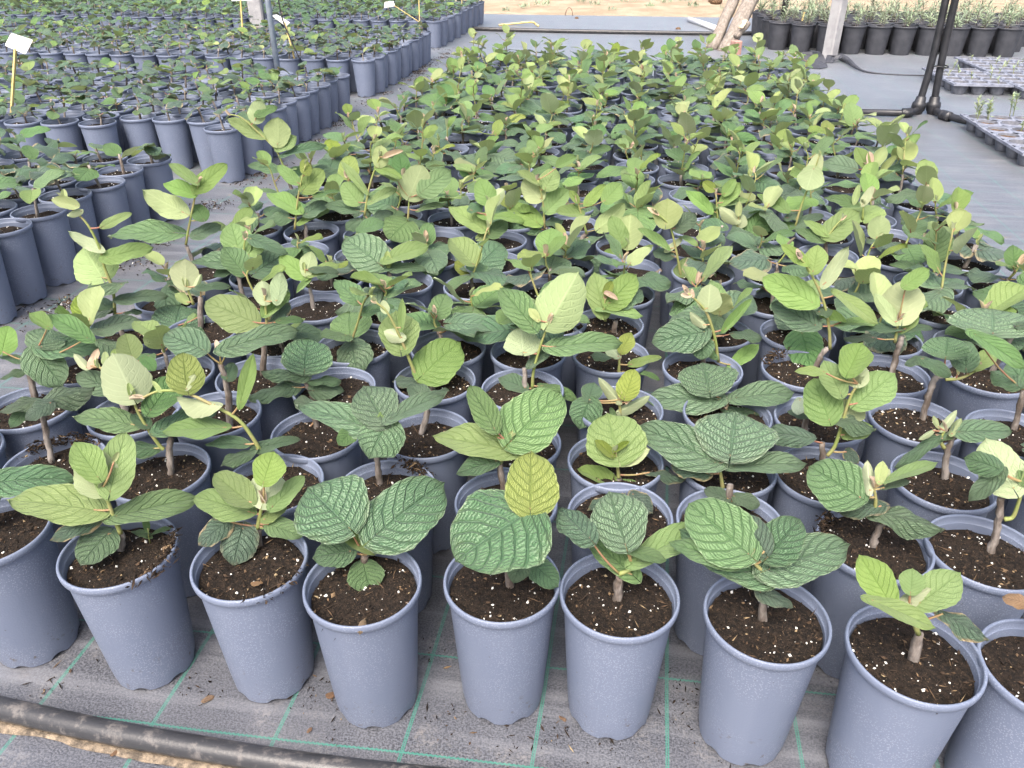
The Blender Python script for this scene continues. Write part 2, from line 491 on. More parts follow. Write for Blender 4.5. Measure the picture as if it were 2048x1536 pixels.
# ------------------------------------------------------------------ shared meshes
def leaf_mesh(name, ns, nv, fold, curl, wave, quilt, seed, lobe=0.17, tipp=0.03, cup=0.0):
    rng = random.Random(seed)
    p1, p2, p3 = (rng.uniform(0, 6.28) for _ in range(3))
    asym = rng.uniform(-0.06, 0.06)
    v, uv, f = [], [], []
    for i in range(ns + 1):
        s = i / ns
        ss = 0.5 - 0.5 * math.cos(math.pi * s)
        s = 0.6 * s + 0.4 * ss
        h = 0.5 * max(math.sin(math.pi * min(1, s) ** 0.84), 0.0) ** 0.60
        h = max(h * (1 + 0.06 * math.sin(4.2 * s + p2) + 0.05 * math.sin(9.5 * s + p3)), 0.012)
        for j in range(-nv, nv + 1):
            t = j / nv
            a = abs(t)
            x = h * t * (1 + asym * (1 if t > 0 else -1))
            if a == 1:
                x *= 1 + 0.022 * math.sin(s * 41 + p1)
            y = s - lobe * a ** 1.4 * (1 - s) ** 2.5 + tipp * (1 - a) * s ** 6
            ax = abs(x)
            z = fold * ax ** 1.15 - curl * (s - 0.15) ** 2 * (1 if s > 0.15 else 0.3)
            z += cup * (ax * ax * 1.6)
            z += wave * (a ** 2) * math.sin(6.5 * s + p2 + (1.7 if t > 0 else 0)) + 0.5 * wave * a ** 2 * math.sin(15 * s + p3 + 2 * (t > 0))
            z += 0.03 * math.sin(3.1 * s + p1) * t
            if quilt:
                q = 6.5 * (s - 0.42 * a ** 1.25)
                z += quilt * (abs(math.sin(math.pi * q)) ** 0.7) * min(1, a * 3) * (1 - 0.5 * a)
                z += quilt * 0.5 * mnoise.noise(Vector((x * 16 + seed, y * 16, 0.3)))
            v.append((x, y, z))
            uv.append((0.5 + 0.5 * t, s))
    w = 2 * nv + 1
    for i in range(ns):
        for j in range(2 * nv):
            a = i * w + j
            f.append((a, a + 1, a + w + 1, a + w))
    return mesh(name, v, f, uv, [LM['m']])

SHAPES = {}                                                   # style -> (fold, curl, wave, quilt, cup)
STYLE = {'n': [(0.06, 0.14, 0.035, 0.016, 0.0), (0.12, 0.10, 0.03, 0.016, 0.0), (-0.03, 0.22, 0.045, 0.018, 0.1)],     # plain
         'k': [(-0.22, 0.30, 0.075, 0.028, 0.0), (0.10, 0.42, 0.09, 0.03, -0.3), (-0.35, 0.22, 0.10, 0.03, 0.0)],      # crinkled, drooping
         'c': [(0.26, 0.02, 0.025, 0.010, 0.25), (0.34, -0.10, 0.02, 0.008, 0.2), (0.15, -0.06, 0.03, 0.010, 0.5)]}    # cupped young
for st, L in STYLE.items():
    for i, (fo, cu, wa, qu, cup) in enumerate(L):
        for lod, (ns, nv) in enumerate(((22, 9), (11, 4), (6, 2))):
            SHAPES[st, i, lod] = leaf_mesh("kiwi_leaf", ns, nv, fo, cu, wa, qu if lod < 2 else 0, 11 * i + ord(st), 0.16 + 0.03 * i, 0.02 + 0.02 * i, cup)

POT_H, RIM_R, SOIL_Z = 0.248, 0.0855, 0.226
def pot_mesh(n):
    b = MB()
    b.lathe([(0.0, 0.014), (0.061, 0.014), (0.0620, 0.003)], n)                                 # underside
    b.lathe([(0.0630, 0.0), (0.0642, 0.0125), (0.0662, 0.035), (0.0705, 0.1), (0.0786, 0.2262), (0.0790, 0.2335)], n)     # wall
    b.lathe([(0.0790, 0.2335), (0.0836, 0.2350)], n)                                             # under the lip
    b.lathe([(0.0836, 0.2350), (0.0848, 0.2362), (0.0855, 0.2410), (0.0853, 0.2455), (0.0842, 0.2476), (0.0826, 0.2480), (0.0812, 0.2472), (0.0806, 0.2455)], n)
    b.lathe([(0.0806, 0.2455), (0.0800, 0.2345), (0.0785, 0.2332)], n)
    b.lathe([(0.0785, 0.2332), (0.0776, 0.2270), (0.0740, 0.190)], n)
    v = b.v
    for ring in (2, 3):                                        # scalloped drainage notches in the foot
        for k in range(n):
            a = 2 * math.pi * k / n
            notch = max(0.0, math.cos(7 * a) - 0.25) ** 0.6
            i = ring * n + k
            x, y, z = v[i]
            v[i] = (x, y, z + 0.008 * notch + 0.0012)
    return mesh("nursery_pot", v, b.f, mats=[M_POT])
POTS = [pot_mesh(72), pot_mesh(40), pot_mesh(24)]

def shard(rng, c, size, flat=0.5, long=1.0):
    d = Vector((rng.gauss(0, 1), rng.gauss(0, 1), rng.gauss(0, 0.5))).normalized()
    e = d.cross(Vector((rng.gauss(0, 1), rng.gauss(0, 1), rng.gauss(0, 1)))).normalized()
    g = d.cross(e)
    c = Vector(c)
    a, b2, h = size * long, size * rng.uniform(0.5, 0.9), size * flat
    v = [c + d * a, c + e * b2, c - d * a * rng.uniform(0.7, 1), c - e * b2, c + g * h, c - g * h]
    return v, [(0, 1, 4), (1, 2, 4), (2, 3, 4), (3, 0, 4), (1, 0, 5), (2, 1, 5), (3, 2, 5), (0, 3, 5)]

SOILS, CRUMBS, PERLS, PERLS_FEW = [], [], [], []
for q in range(6):
    rng = random.Random(400 + q)
    nr, na = 9, 30
    b = MB()
    v = [(0, 0, 0.004)]; f = []
    off = Vector((q * 3.1, q * 1.7, 0))
    tilt = (rng.uniform(-0.05, 0.05), rng.uniform(-0.05, 0.05))
    def hgt(x, y):
        return 0.006 * mnoise.noise(Vector((x * 38, y * 38, q))) + 0.003 * mnoise.noise(Vector((x * 120, y * 120, q))) - 1.0 * max(0, math.hypot(x, y) - 0.055) ** 1.6 + tilt[0] * x + tilt[1] * y
    for i in range(1, nr + 1):
        r = 0.0762 * i / nr
        for k in range(na):
            a = 2 * math.pi * (k + 0.5 * (i % 2)) / na
            x, y = r * math.cos(a), r * math.sin(a)
            v.append((x, y, hgt(x, y)))
    for k in range(na):
        f.append((0, 1 + k, 1 + (k + 1) % na))
        for i in range(nr - 1):
            a, c = 1 + i * na + k, 1 + i * na + (k + 1) % na
            f.append((a, a + na, c + na, c))
    SOILS.append(mesh("soil_surface", v, f, mats=[M_SOIL]))
    b = MB()
    for _ in range(420):
        r, a = 0.0755 * math.sqrt(rng.random()), rng.uniform(0, 6.283)
        x, y = r * math.cos(a), r * math.sin(a)
        fib = rng.random() < 0.35
        b.add(*shard(rng, (x, y, hgt(x, y) + 0.0012), (0.0008 + 0.0036 * rng.random() ** 2) * (0.42 if fib else 1), 0.5, rng.uniform(4, 9) if fib else 1.2))
    CRUMBS.append(mesh("soil_crumbs", b.v, b.f, mats=[M_CRUMB], smooth=False))
    for lst, cnt in ((PERLS, 34), (PERLS_FEW, 18)):
        b = MB()
        for _ in range(cnt):
            r, a = 0.074 * math.sqrt(rng.random()), rng.uniform(0, 6.283)
            x, y = r * math.cos(a), r * math.sin(a)
            b.add(*shard(rng, (x, y, hgt(x, y) + 0.001), (0.0008 + 0.0032 * rng.random() ** 3) * (1 if cnt == 34 else 1.2), 0.75, 1.15))
        lst.append(mesh("perlite_grains", b.v, b.f, mats=[M_PERL]))

# ------------------------------------------------------------------ leaf placement
UP = Vector((0, 0, 1))
def leaf_matrix(base, dirv, nrm, L, ratio):
    d = dirv.normalized()
    nrm = (nrm - d * nrm.dot(d)).normalized()
    s = d.cross(nrm)
    W = L * ratio
    return Matrix(((s.x * W, d.x * L, nrm.x * L, base.x), (s.y * W, d.y * L, nrm.y * L, base.y), (s.z * W, d.z * L, nrm.z * L, base.z), (0, 0, 0, 1)))

def style_of(mat, rng):
    if mat in 'fp': return 'c' if rng.random() < 0.7 else 'n'
    if mat == 'y': return 'c' if rng.random() < 0.35 else 'n'
    if mat in 'ob': return 'k'
    if mat == 'd': return 'k' if rng.random() < 0.4 else 'n'
    return 'n'

def add_leaf(root, base, dirv, nrm, L, ratio, mat, lod, rng, style=None):
    st = style or style_of(mat, rng)
    me = SHAPES[st, rng.randrange(3), lod]
    o = put("leaf", me, root, mat=LM[mat], mw=leaf_matrix(base, dirv, nrm, L, ratio))
    return o

def add_pot(root, lod, rng, soil_h=0.0):
    q = rng.randrange(6)
    p = put("pot", POTS[lod], root)
    p.rotation_euler.z = rng.uniform(0, 6.28)
    s = put("soil", SOILS[q], root, loc=(0, 0, SOIL_Z + soil_h))
    s.rotation_euler.z = rng.uniform(0, 6.28)
    if lod == 0:
        tag(put("soil_crumbs", CRUMBS[q], s), kind='stuff')
        tag(put("perlite", PERLS[q], s), kind='stuff')
    else:
        tag(put("perlite", (PERLS if lod == 1 else PERLS_FEW)[q], s), kind='stuff')
    return s

def woody(root, pts, r0, rng, lod):
    P = smooth_path(pts, 6 if lod == 0 else 2)
    n = len(P)
    rad = [r0 * (1.1 - 0.25 * i / n) * rng.uniform(0.86, 1.12) * (1.16 if (i % 5 == 4 and rng.random() < .7) else 1) for i in range(n)]
    if lod == 0:
        P = [q + Vector((rng.uniform(-.0012, .0012), rng.uniform(-.0012, .0012), 0)) for q in P]
    b = MB(); b.tube(P, rad, (9, 7, 5)[lod])
    b.build("stem", M_WOOD, root)

def shoot_mesh(root, pts, r0, petioles, lod, name="shoot"):
    b = MB()
    sides = (7, 5, 4)[lod]
    if pts:
        P = smooth_path(pts, 5 if lod == 0 else 3)
        b.tube(P, [r0 * (1 - 0.5 * i / len(P)) for i in range(len(P))], sides)
    nf = len(b.f)
    for a, c in petioles:
        mid = (a + c) / 2 + Vector((0, 0, -0.05 * (a - c).length))
        P = smooth_path([a, mid, c], 3 if lod == 0 else 2)
        b.tube(P, [0.0019 - 0.0006 * i / len(P) for i in range(len(P))], sides if lod else 6)
    if b.v:
        return put(name, mesh(name, b.v, b.f, mats=[M_SHOOT, M_PINK], matidx=[0] * nf + [1] * (len(b.f) - nf)), root)

def bud(root, p, d, size, mat, lod, rng):
    d = d.normalized()
    for k in range(2 if lod else 3):
        a = rng.uniform(0, 6.28)
        o = Vector((math.cos(a), math.sin(a), 0))
        dv = (d + o * 0.45).normalized()
        add_leaf(root, p, dv, (d * 0.3 - o), size * rng.uniform(0.7, 1.1), 0.5, mat, max(1, lod), rng, 'c').name = "bud_leaf"

# ------------------------------------------------------------------ plants read leaf by leaf from the photograph
ZO = {'1': (0, 800, .25391), '2': (500, 800, .25391), '3': (1000, 800, .25391), '4': (1528, 800, .25391), '5': (0, 500, .25391), '6': (500, 500, .25391),
      '7': (1000, 500, .25391), '8': (1528, 500, .25391), 'a': (0, 850, .4467), 'b': (700, 850, .4467), 'c': (1348, 850, .4467), 'L': (0, 240, .24735),
      'P': (100, 300, .34180), 'Q': (700, 300, .34180), 'R': (1348, 300, .34180)}
# pot rim centres in photo pixels by (row, column) of the main bed
RIMS = {(0, 1): (-18, 1060), (0, 2): (236, 1098), (0, 3): (499, 1119), (0, 4): (725, 1164), (0, 5): (1004, 1157), (0, 6): (1239, 1184), (0, 7): (1534, 1230), (0, 8): (1830, 1301), (0, 9): (2105, 1338),
        (1, 0): (-100, 905), (1, 1): (108, 925), (1, 2): (318, 940), (1, 3): (546, 965), (1, 4): (772, 978), (1, 5): (1012, 1002), (1, 6): (1240, 1028), (1, 7): (1461, 1042), (1, 8): (1750, 1082), (1, 9): (1972, 1100),
        (2, 0): (58, 812), (2, 1): (268, 824), (2, 2): (432, 826), (2, 3): (634, 864), (2, 4): (852, 864), (2, 5): (1030, 882), (2, 6): (1231, 920), (2, 7): (1455, 930), (2, 8): (1650, 948), (2, 9): (1888, 958),
        (3, 3): (668, 773), (3, 4): (870, 759), (3, 5): (1045, 777), (3, 6): (1240, 815), (3, 7): (1455, 826), (3, 8): (1640, 837), (3, 9): (1832, 838), (3, 10): (2030, 865),
        (4, 0): (247, 668), (4, 1): (403, 660), (4, 3): (708, 690), (4, 4): (896, 693), (4, 5): (1057, 702), (4, 6): (1222, 708), (4, 7): (1405, 735), (4, 8): (1605, 737), (4, 9): (1775, 746), (4, 10): (1975, 747),
        (5, 6): (1216, 646)}
# (row, col): (zoom, woody stem points, shoot points, [(bx, by, tx, ty, width/length, facing 0 up .. 1 camera, material, flags)], label)   flags: b = underside towards the camera
HAND = {
 (0, 1): ('1', [(-60, 1010), (-60, 900)], [], [(-40, 650, 555, 590, .55, .5, 'd', ''), (-60, 800, -300, 700, .8, .4, 'd', ''), (-60, 800, -250, 900, .8, .3, 'm', '')],
          "sapling in grey pot beside the black pipe, one long dark leaf over its rim"),
 (0, 2): ('1', [(945, 1190), (950, 1050)], [(950, 1050), (900, 930), (850, 800), (805, 700)],
          [(740, 865, 75, 755, .55, .55, 'y', ''), (800, 720, 690, 400, 1.0, .9, 'f', 'b'), (870, 720, 985, 262, .62, .8, 'y', ''), (770, 600, 590, 340, .75, .8, 'y', ''), (920, 915, 1535, 760, .46, .55, 'm', ''),
           (850, 1055, 640, 1270, 1.15, .4, 'd', 'n'), (765, 925, 395, 1075, .5, .6, 'o', ''), (900, 480, 935, 410, .5, .8, 'f', '')],
          "light green sapling in grey pot with crumbly soil on rim and a weed beside stem"),
 (0, 3): ('2', [(70, 1140), (60, 1010)], [(60, 1010), (80, 900), (105, 800)],
          [(100, 815, 180, 570, 1.35, .9, 'f', 'b'), (110, 640, 185, 412, 1.05, .75, 'y', ''), (-20, 880, -432, 740, .6, .4, 'y', ''), (-10, 800, -268, 600, .7, .6, 'y', ''), (15, 890, -205, 790, .6, .35, 'y', ''),
           (180, 840, 420, 600, .5, .7, 'y', ''), (120, 940, 278, 820, .6, .5, 'y', ''), (100, 1000, 215, 955, .6, .4, 'y', ''), (150, 980, 400, 1060, .75, .4, 'm', ''),
           (-170, 955, -405, 1120, .75, .6, 'o', ''), (-60, 1010, -130, 1285, 1.05, .8, 'o', '')],
          "sapling with pale green leaf tuft above a fading reddish lower leaf"),
 (0, 4): ('2', [(900, 1330), (905, 1220)], [], [(775, 1000, 470, 690, 1.35, .55, 'd', 'n'), (1005, 1055, 1500, 640, .82, .62, 'd', 'n'), (940, 1185, 620, 958, .42, .5, 'y', ''), (785, 1190, 505, 1230, .95, .6, 'd', ''),
           (895, 1290, 950, 1500, 1.25, .5, 'm', 'n'), (965, 1190, 960, 1095, .5, .8, 'p', '')],
          "sapling with two big dark corrugated leaves spread like wings over front pot"),
 (0, 5): ('3', [(80, 1470), (70, 1330), (60, 1180)], [(60, 1190), (130, 1000), (200, 920)], [(240, 850, 245, 418, 1.02, .88, 'Y', 'n'), (230, 880, -330, 1215, 1.22, .24, 'd', 'n'), (185, 1235, 110, 1430, .9, .7, 'd', ''), (275, 1300, 450, 1450, .95, .6, 'd', ''), (60, 1000, -200, 780, .8, .5, 'd', '')],
          "sapling with one upright round yellow-green leaf above a huge dark leaf"),
 (0, 6): ('3', [(930, 1560), (940, 1370)], [(940, 1370), (1050, 1330)], [(985, 1130, 865, 735, 1.08, .8, 'd', 'n'), (1040, 1375, 690, 1060, .48, .55, 'm', ''), (1085, 1265, 1590, 980, .42, .45, 'y', 'n'), (1020, 1190, 1300, 1250, .5, .3, 'm', ''), (1060, 1290, 1060, 1150, .4, .8, 'f', ''), (700, 1085, 470, 840, .75, .5, 'o', '')],
          "sapling with a round dark leaf held over a stubby pale stem in front row"),
 (0, 7): ('c', [(405, 880), (400, 670)], [(400, 690), (390, 650), (350, 610)], [(390, 680, 42, 465, .55, .5, 'd', 'n'), (330, 575, 75, 350, .85, .7, 'm', 'n'), (405, 565, 310, 400, .75, .9, 'o', ''), (420, 590, 560, 425, .95, .9, 'd', ''), (430, 645, 772, 520, .62, .52, 'd', 'n'), (385, 748, 532, 800, .55, .5, 'o', ''), (345, 615, 338, 543, .95, .9, 'p', ''), (250, 620, -10, 520, .45, .4, 'm', '')],
          "sapling with broad dark wing leaves and one tan-edged leaf, tiny cream bud"),
 (0, 8): ('c', [(1075, 1050), (1100, 930)], [(1095, 935), (1050, 830)], [(960, 785, 835, 588, .68, .78, 'y', ''), (1060, 745, 1068, 645, 1.05, .7, 'y', ''), (1030, 800, 1145, 735, .6, .6, 'f', 'b'), (1105, 795, 1275, 665, .78, .78, 'y', ''), (885, 785, 1160, 895, .42, .35, 'y', ''), (1205, 845, 1405, 945, .48, .45, 'o', '')],
          "small bright lime sapling with cupped leaves in the front right corner pot"),
 (0, 9): ('c', [(1700, 1000), (1700, 850)], [], [(1575, 800, 1475, 765, .8, .6, 'b', ''), (1680, 850, 1800, 700, .8, .6, 'd', '')], "sapling with a withered brown leaf hanging on the front corner pot"),
 (1, 1): ('1', [(400, 470), (350, 200), (325, 60)], [], [(400, 20, 195, 130, .75, .5, 'o', ''), (200, 80, 85, 205, .75, .7, 'd', ''), (330, 20, 715, -120, .5, .45, 'd', ''), (290, 10, -10, 60, .5, .45, 'd', '')],
          "tall bare brown stem topped by drooping dark crinkled leaves, second row"),
 (1, 2): ('1', [(1345, 580), (1335, 400), (1350, 270)], [(1290, 390), (1250, 350), (1160, 220), (1080, 80), (1045, -30)],
          [(1030, 190, 585, 105, .52, .5, 'm', ''), (1045, -30, 890, -355, 1.05, .9, 'f', 'b'), (1270, 230, 1680, 40, .5, .35, 'd', ''), (1210, 380, 850, 380, .4, .4, 'd', ''), (1160, 200, 1035, 110, .8, .6, 'd', ''), (1190, 78, 1390, -190, .8, .5, 'm', '')],
          "sapling with one big pale upright leaf on a green shoot from grey stump"),
 (1, 3): ('5', [(2080, 1720), (2060, 1600)], [(2060, 1600), (1990, 1480), (1880, 1340), (1690, 1230), (1460, 1125), (1260, 1110), (1120, 1165)],
          [(1480, 1100, 1440, 815, 1.0, .88, 'Y', ''), (1690, 1215, 1400, 1150, .5, .15, 'f', 'b'), (1900, 1190, 1990, 828, .32, .9, 'y', ''), (1755, 1400, 1285, 1400, .5, .15, 'y', ''), (1930, 1530, 1625, 1520, .4, .3, 'd', ''),
           (2019, 1570, 2350, 1475, .42, .38, 'd', ''), (2000, 1585, 1740, 1660, .5, .4, 'd', ''), (1470, 1090, 1535, 985, .6, .9, 'f', 'b'), (1130, 1165, 1085, 1150, .5, .8, 'p', ''), (1260, 1110, 1200, 1030, .4, .8, 'f', '')],
          "sapling with a long bent shoot reaching sideways, pink bud at its tip"),
 (1, 4): ('2', [(1020, 640), (1005, 500), (1010, 260)], [], [(985, 245, 385, 5, .4, .5, 'd', 'n'), (1080, 190, 940, 415, 1.35, .5, 'd', ''), (1110, 148, 1510, -55, .42, .4, 'd', 'n'), (1050, 175, 900, -110, 1.0, .5, 'd', ''), (810, 240, 700, 345, 1.0, .5, 'm', ''), (1030, 190, 1025, 95, .5, .8, 'y', '')],
          "slim grey stem carrying a flat crown of dark leaves and yellow bud, second row"),
 (1, 5): ('3', [(20, 620), (0, 500)], [(0, 500), (40, 420), (70, 340)], [(90, 320, 470, -60, .88, .68, 'm', 'n'), (-49, 218, -232, -115, .52, .7, 'm', ''), (75, 395, -505, 270, .45, .48, 'y', 'n'), (-39, 480, -330, 570, .55, .5, 'd', ''), (50, 340, 105, 400, .6, .5, 'y', ''), (-20, 290, -15, 250, .8, .8, 'y', '')],
          "sapling with a large ribbed mid-green leaf tilted behind the round yellow-green leaf"),
 (1, 6): ('3', [(960, 900), (990, 780)], [], [(1050, 740, 1195, 875, .8, .6, 'o', ''), (940, 760, 700, 830, .5, .4, 'o', ''), (1150, 930, 1250, 1050, .9, .4, 'b', '')], "grey pot with sparse browning leaves and a dead brown leaf on soil"),
 (1, 7): ('3', [(1810, 860), (1815, 670)], [], [(1790, 780, 1615, 700, .7, .6, 'd', ''), (1850, 760, 2045, 810, .7, .6, 'd', ''), (1830, 800, 1560, 900, .6, .3, 'd', '')], "short brown stump with two small dark leaves, second row behind dark wing leaves"),
 (1, 8): ('4', [(850, 1180), (880, 1060), (940, 960)], [(930, 960), (880, 900), (880, 780), (865, 690)], [(750, 765, 370, 520, 1.0, .65, 'm', 'n'), (925, 835, 615, 860, .55, .55, 'o', ''), (880, 885, 1405, 980, .4, .45, 'd', 'k'), (985, 625, 1355, 485, .3, .45, 'y', 'n'), (950, 690, 1145, 630, .4, .4, 'd', ''),
           (830, 710, 815, 485, .42, .85, 'f', 'b'), (910, 640, 935, 485, .6, .8, 'f', ''), (950, 650, 985, 545, .5, .8, 'f', 'b')],
          "sapling with cream bud cluster above leaning reddish stem and crinkled leaf"),
 (1, 9): ('4', [(1790, 1190), (1840, 1000), (1870, 760)], [(1890, 940), (1960, 920), (2010, 790), (2050, 650)], [(1960, 690, 1755, 335, .9, .8, 'm', 'b'), (1840, 540, 1590, 440, .85, .7, 'd', ''), (1860, 570, 1625, 775, .5, .8, 'd', ''), (2050, 640, 2250, 420, .6, .7, 'm', '')],
          "tall grey stick stem with leaves turned underside outward, soil dotted with white grains"),
 (2, 0): ('5', [(275, 1200), (250, 1050), (215, 880)], [], [(330, 775, 745, 745, .6, .5, 'd', 'n'), (280, 800, 480, 1045, 1.0, .7, 'd', 'n'), (330, 762, 390, 598, 1.5, .45, 'd', ''), (220, 915, 425, 1020, .5, .5, 'd', ''), (190, 880, -10, 825, .42, .4, 'd', ''), (190, 950, -10, 995, .42, .4, 'd', ''),
           (20, 800, 65, 600, .9, .8, 'y', ''), (690, 692, 385, 505, .45, .6, 'm', ''), (380, 600, 240, 505, .7, .6, 'y', '')],
          "bushy sapling with large dark quilted leaves at the aisle corner of the bed"),
 (2, 1): ('5', [(975, 1260), (940, 1120)], [(940, 1130), (860, 990), (780, 920)], [(875, 1100, 610, 970, .7, .6, 'd', ''), (1040, 835, 990, 668, 1.1, .8, 'y', ''), (680, 925, 585, 820, .5, .8, 'f', 'b'), (710, 912, 772, 778, .42, .8, 'p', ''), (830, 900, 830, 800, .6, .8, 'f', ''), (900, 850, 905, 780, .8, .8, 'y', ''), (1130, 850, 1220, 940, .8, .5, 'm', '')],
          "sapling with cream and yellow bud cluster and one blue-green side leaf"),
 (2, 2): ('5', [(1805, 1410), (1790, 1080), (1740, 900)], [], [(1600, 785, 1300, 650, .85, .5, 'd', 'n'), (1800, 772, 2315, 595, .42, .42, 'd', 'n'), (1790, 1012, 1835, 880, .85, .7, 'd', ''), (1730, 810, 1700, 708, .45, .8, 'p', '')],
          "thin stem forking into two dark leaves held out like a Y"),
 (2, 3): ('2', [(520, 190), (505, 60)], [], [(330, 350, 530, 405, .5, .4, 'o', ''), (500, 60, 350, -30, .7, .4, 'd', '')], "nearly bare brown stem in grey pot with white-grained soil, third row"),
 (2, 4): ('2', [(1350, 240), (1390, 120), (1410, -20)], [], [(1410, -20, 1560, -110, .6, .3, 'd', ''), (1400, 0, 1250, -120, .7, .3, 'd', '')], "thin straight stem with swollen base in grey pot, third row"),
 (2, 5): ('3', [(120, 360), (60, 330)], [], [(60, 330, -60, 250, .7, .4, 'd', '')], "grey pot half hidden under a ribbed mid-green leaf, third row"),
 (2, 6): ('3', [(940, 640), (935, 610)], [(935, 610), (930, 560), (910, 420)], [(930, 450, 850, 108, 1.35, .7, 'y', 'n'), (860, 480, 1165, 400, .55, .6, 'f', 'b'), (885, 440, 752, 318, .5, .7, 'Y', 'c'), (905, 400, 1015, 328, .4, .7, 'Y', 'c'), (890, 655, 622, 560, .5, .4, 'y', ''), (885, 655, 1118, 675, .42, .4, 'y', ''), (1180, 570, 1465, 600, .25, .4, 'o', '')],
          "bright lime sapling with a wide round back leaf and cupped yellow buds"),
 (2, 7): ('3', [(1765, 740), (1755, 700)], [(1755, 700), (1740, 600), (1730, 540)], [(1690, 490, 1105, 185, .52, .5, 'd', 'n'), (1815, 432, 1860, 95, 1.6, .5, 'd', 'n'), (1850, 520, 2395, 485, .42, .4, 'd', 'n'), (1620, 580, 1365, 500, .6, .5, 'o', '')],
          "sapling with four broad matt grey-green leaves spread flat over its pot"),
 (2, 8): ('8', [(480, 1650), (460, 1520)], [(500, 1620), (560, 1540), (620, 1350), (680, 1160), (740, 1055)],
          [(740, 1060, 728, 888, 1.0, .9, 'f', 'b'), (600, 1125, 475, 878, .7, .8, 'y', 'n'), (510, 1335, 395, 1015, .85, .78, 'y', 'n'), (640, 1322, 650, 1178, 1.75, .5, 'y', 'b'), (740, 1205, 1020, 975, .8, .7, 'y', 'n'), (665, 960, 765, 748, .95, .6, 'y', ''), (465, 960, 252, 945, .45, .35, 'y', ''),
           (640, 1455, 850, 1385, .75, .6, 'y', 'n'), (560, 1330, 875, 1385, .45, .4, 'd', ''), (650, 1590, 745, 1665, .95, .6, 'o', ''), (350, 1482, 25, 1410, .6, .6, 'o', '')],
          "tall leafy lime-green sapling with nearly white top leaf and brown shrivelled leaf below"),
 (2, 9): ('4', [(1435, 610), (1440, 420), (1490, 280)], [(1420, 380), (1390, 320), (1420, 240)], [(1380, 290, 1055, 495, .28, .6, 'd', 'k'), (1540, 250, 1945, 235, .6, .6, 'd', 'n'), (1370, 320, 1495, 290, .35, .4, 'm', ''), (1400, 230, 1515, 85, .35, .8, 'f', 'b'), (1370, 210, 1335, 128, .45, .8, 'y', 'b'), (1480, 265, 1552, 148, .5, .8, 'y', 'b'), (1330, 240, 1225, 305, .35, .5, 'f', 'b'), (1400, 300, 1350, 270, .5, .6, 'p', '')],
          "thick grey stem forking into a tuft of pointed cream buds"),
 (3, 3): ('6', [(520, 1190), (480, 1110), (440, 1040)], [], [(430, 935, 460, 688, 1.4, .5, 'd', 'n'), (420, 985, 100, 940, .48, .5, 'd', 'k'), (335, 1080, -10, 1130, .5, .45, 'd', ''), (480, 1035, 705, 1005, .45, .4, 'd', ''), (500, 1110, 730, 1085, .65, .6, 'd', '')],
          "sapling of dark glossy leaves leaning over a half-empty grey pot"),
 (3, 4): ('6', [(1430, 1110), (1450, 980)], [(1340, 1070), (1270, 900), (1180, 680), (1080, 490), (990, 410)], [(1185, 782, 1150, 488, 1.05, .8, 'y', 'n'), (1200, 690, 1060, 640, .75, .8, 'f', 'b'), (1370, 975, 1640, 720, .95, .62, 'y', 'n'), (1190, 610, 1200, 388, .28, .9, 'y', ''), (1070, 490, 1048, 400, .8, .9, 'f', 'b'), (1330, 1045, 1125, 1010, .5, .5, 'o', ''), (990, 415, 950, 395, .6, .8, 'p', '')],
          "long slanting green shoot with a round leaf behind and pinkish curled tip"),
 (3, 5): ('7', [(200, 1110), (190, 930)], [(255, 1090), (265, 950), (320, 750), (385, 570)], [(390, 565, 605, 190, .9, .9, 'y', 'b'), (250, 595, 10, 300, .58, .6, 'm', 'n'), (180, 805, 160, 632, 1.3, .35, 'm', 'b'), (440, 762, 935, 690, .42, .42, 'm', 'n'), (240, 905, 405, 745, .5, .5, 'd', ''), (340, 1072, 602, 1165, .42, .4, 'm', ''), (190, 1085, -5, 1005, .7, .5, 'd', ''), (300, 550, 230, 460, .6, .8, 'f', '')],
          "sapling with a large pale leaf raised on a yellow-green shoot"),
 (3, 6): ('7', [(950, 1330), (950, 1290)], [(950, 1300), (940, 1180)], [(985, 1155, 1060, 945, .85, .9, 'Y', 'n'), (930, 1185, 783, 1008, .38, .7, 'f', 'b'), (955, 1265, 1172, 1148, .38, .7, 'f', 'b'), (700, 1190, 630, 1380, 1.2, .6, 'd', ''), (900, 1310, 870, 1240, .6, .7, 'm', ''), (700, 1180, 740, 1045, 1.1, .6, 'd', ''), (1000, 1200, 1050, 1130, .5, .7, 'p', '')],
          "sapling with a yellow upright leaf between two narrow pinkish leaves"),
 (3, 7): ('7', [(1770, 1260), (1765, 1180)], [], [(1720, 1180, 1170, 1150, .52, .4, 'd', 'n'), (1650, 1115, 1600, 885, 1.5, .35, 'd', 'n'), (1865, 1165, 2300, 1110, .58, .48, 'd', 'n'), (1790, 1260, 2050, 1300, .4, .4, 'd', ''), (1780, 1240, 1790, 1165, .5, .8, 'p', '')],
          "sapling with three very broad dark leaves and a pink bud, fourth row"),
 (3, 8): ('8', [(330, 1420), (330, 1300)], [], [(280, 1180, 260, 1300, .8, .6, 'd', 'b'), (330, 1300, 480, 1230, .7, .4, 'd', ''), (320, 1310, 190, 1260, .7, .4, 'd', '')], "grey pot shaded behind the tall lime-green sapling, small dark leaves"),
 (3, 9): ('8', [(1260, 1310), (1295, 1150), (1350, 1010), (1420, 990)], [(1430, 1020), (1550, 1010), (1670, 950)], [(1430, 838, 1450, 680, 1.8, .5, 'd', 'n'), (1240, 855, 1475, 965, .5, .6, 'd', ''), (1250, 855, 1115, 895, .65, .6, 'd', ''), (1590, 935, 1580, 715, .9, .8, 'd', ''), (1670, 922, 1820, 785, .72, .75, 'y', 'n'), (1530, 965, 1530, 878, .32, .8, 'f', '')],
          "crooked knobbly stem with blue-green leaves and a bright pink side shoot"),
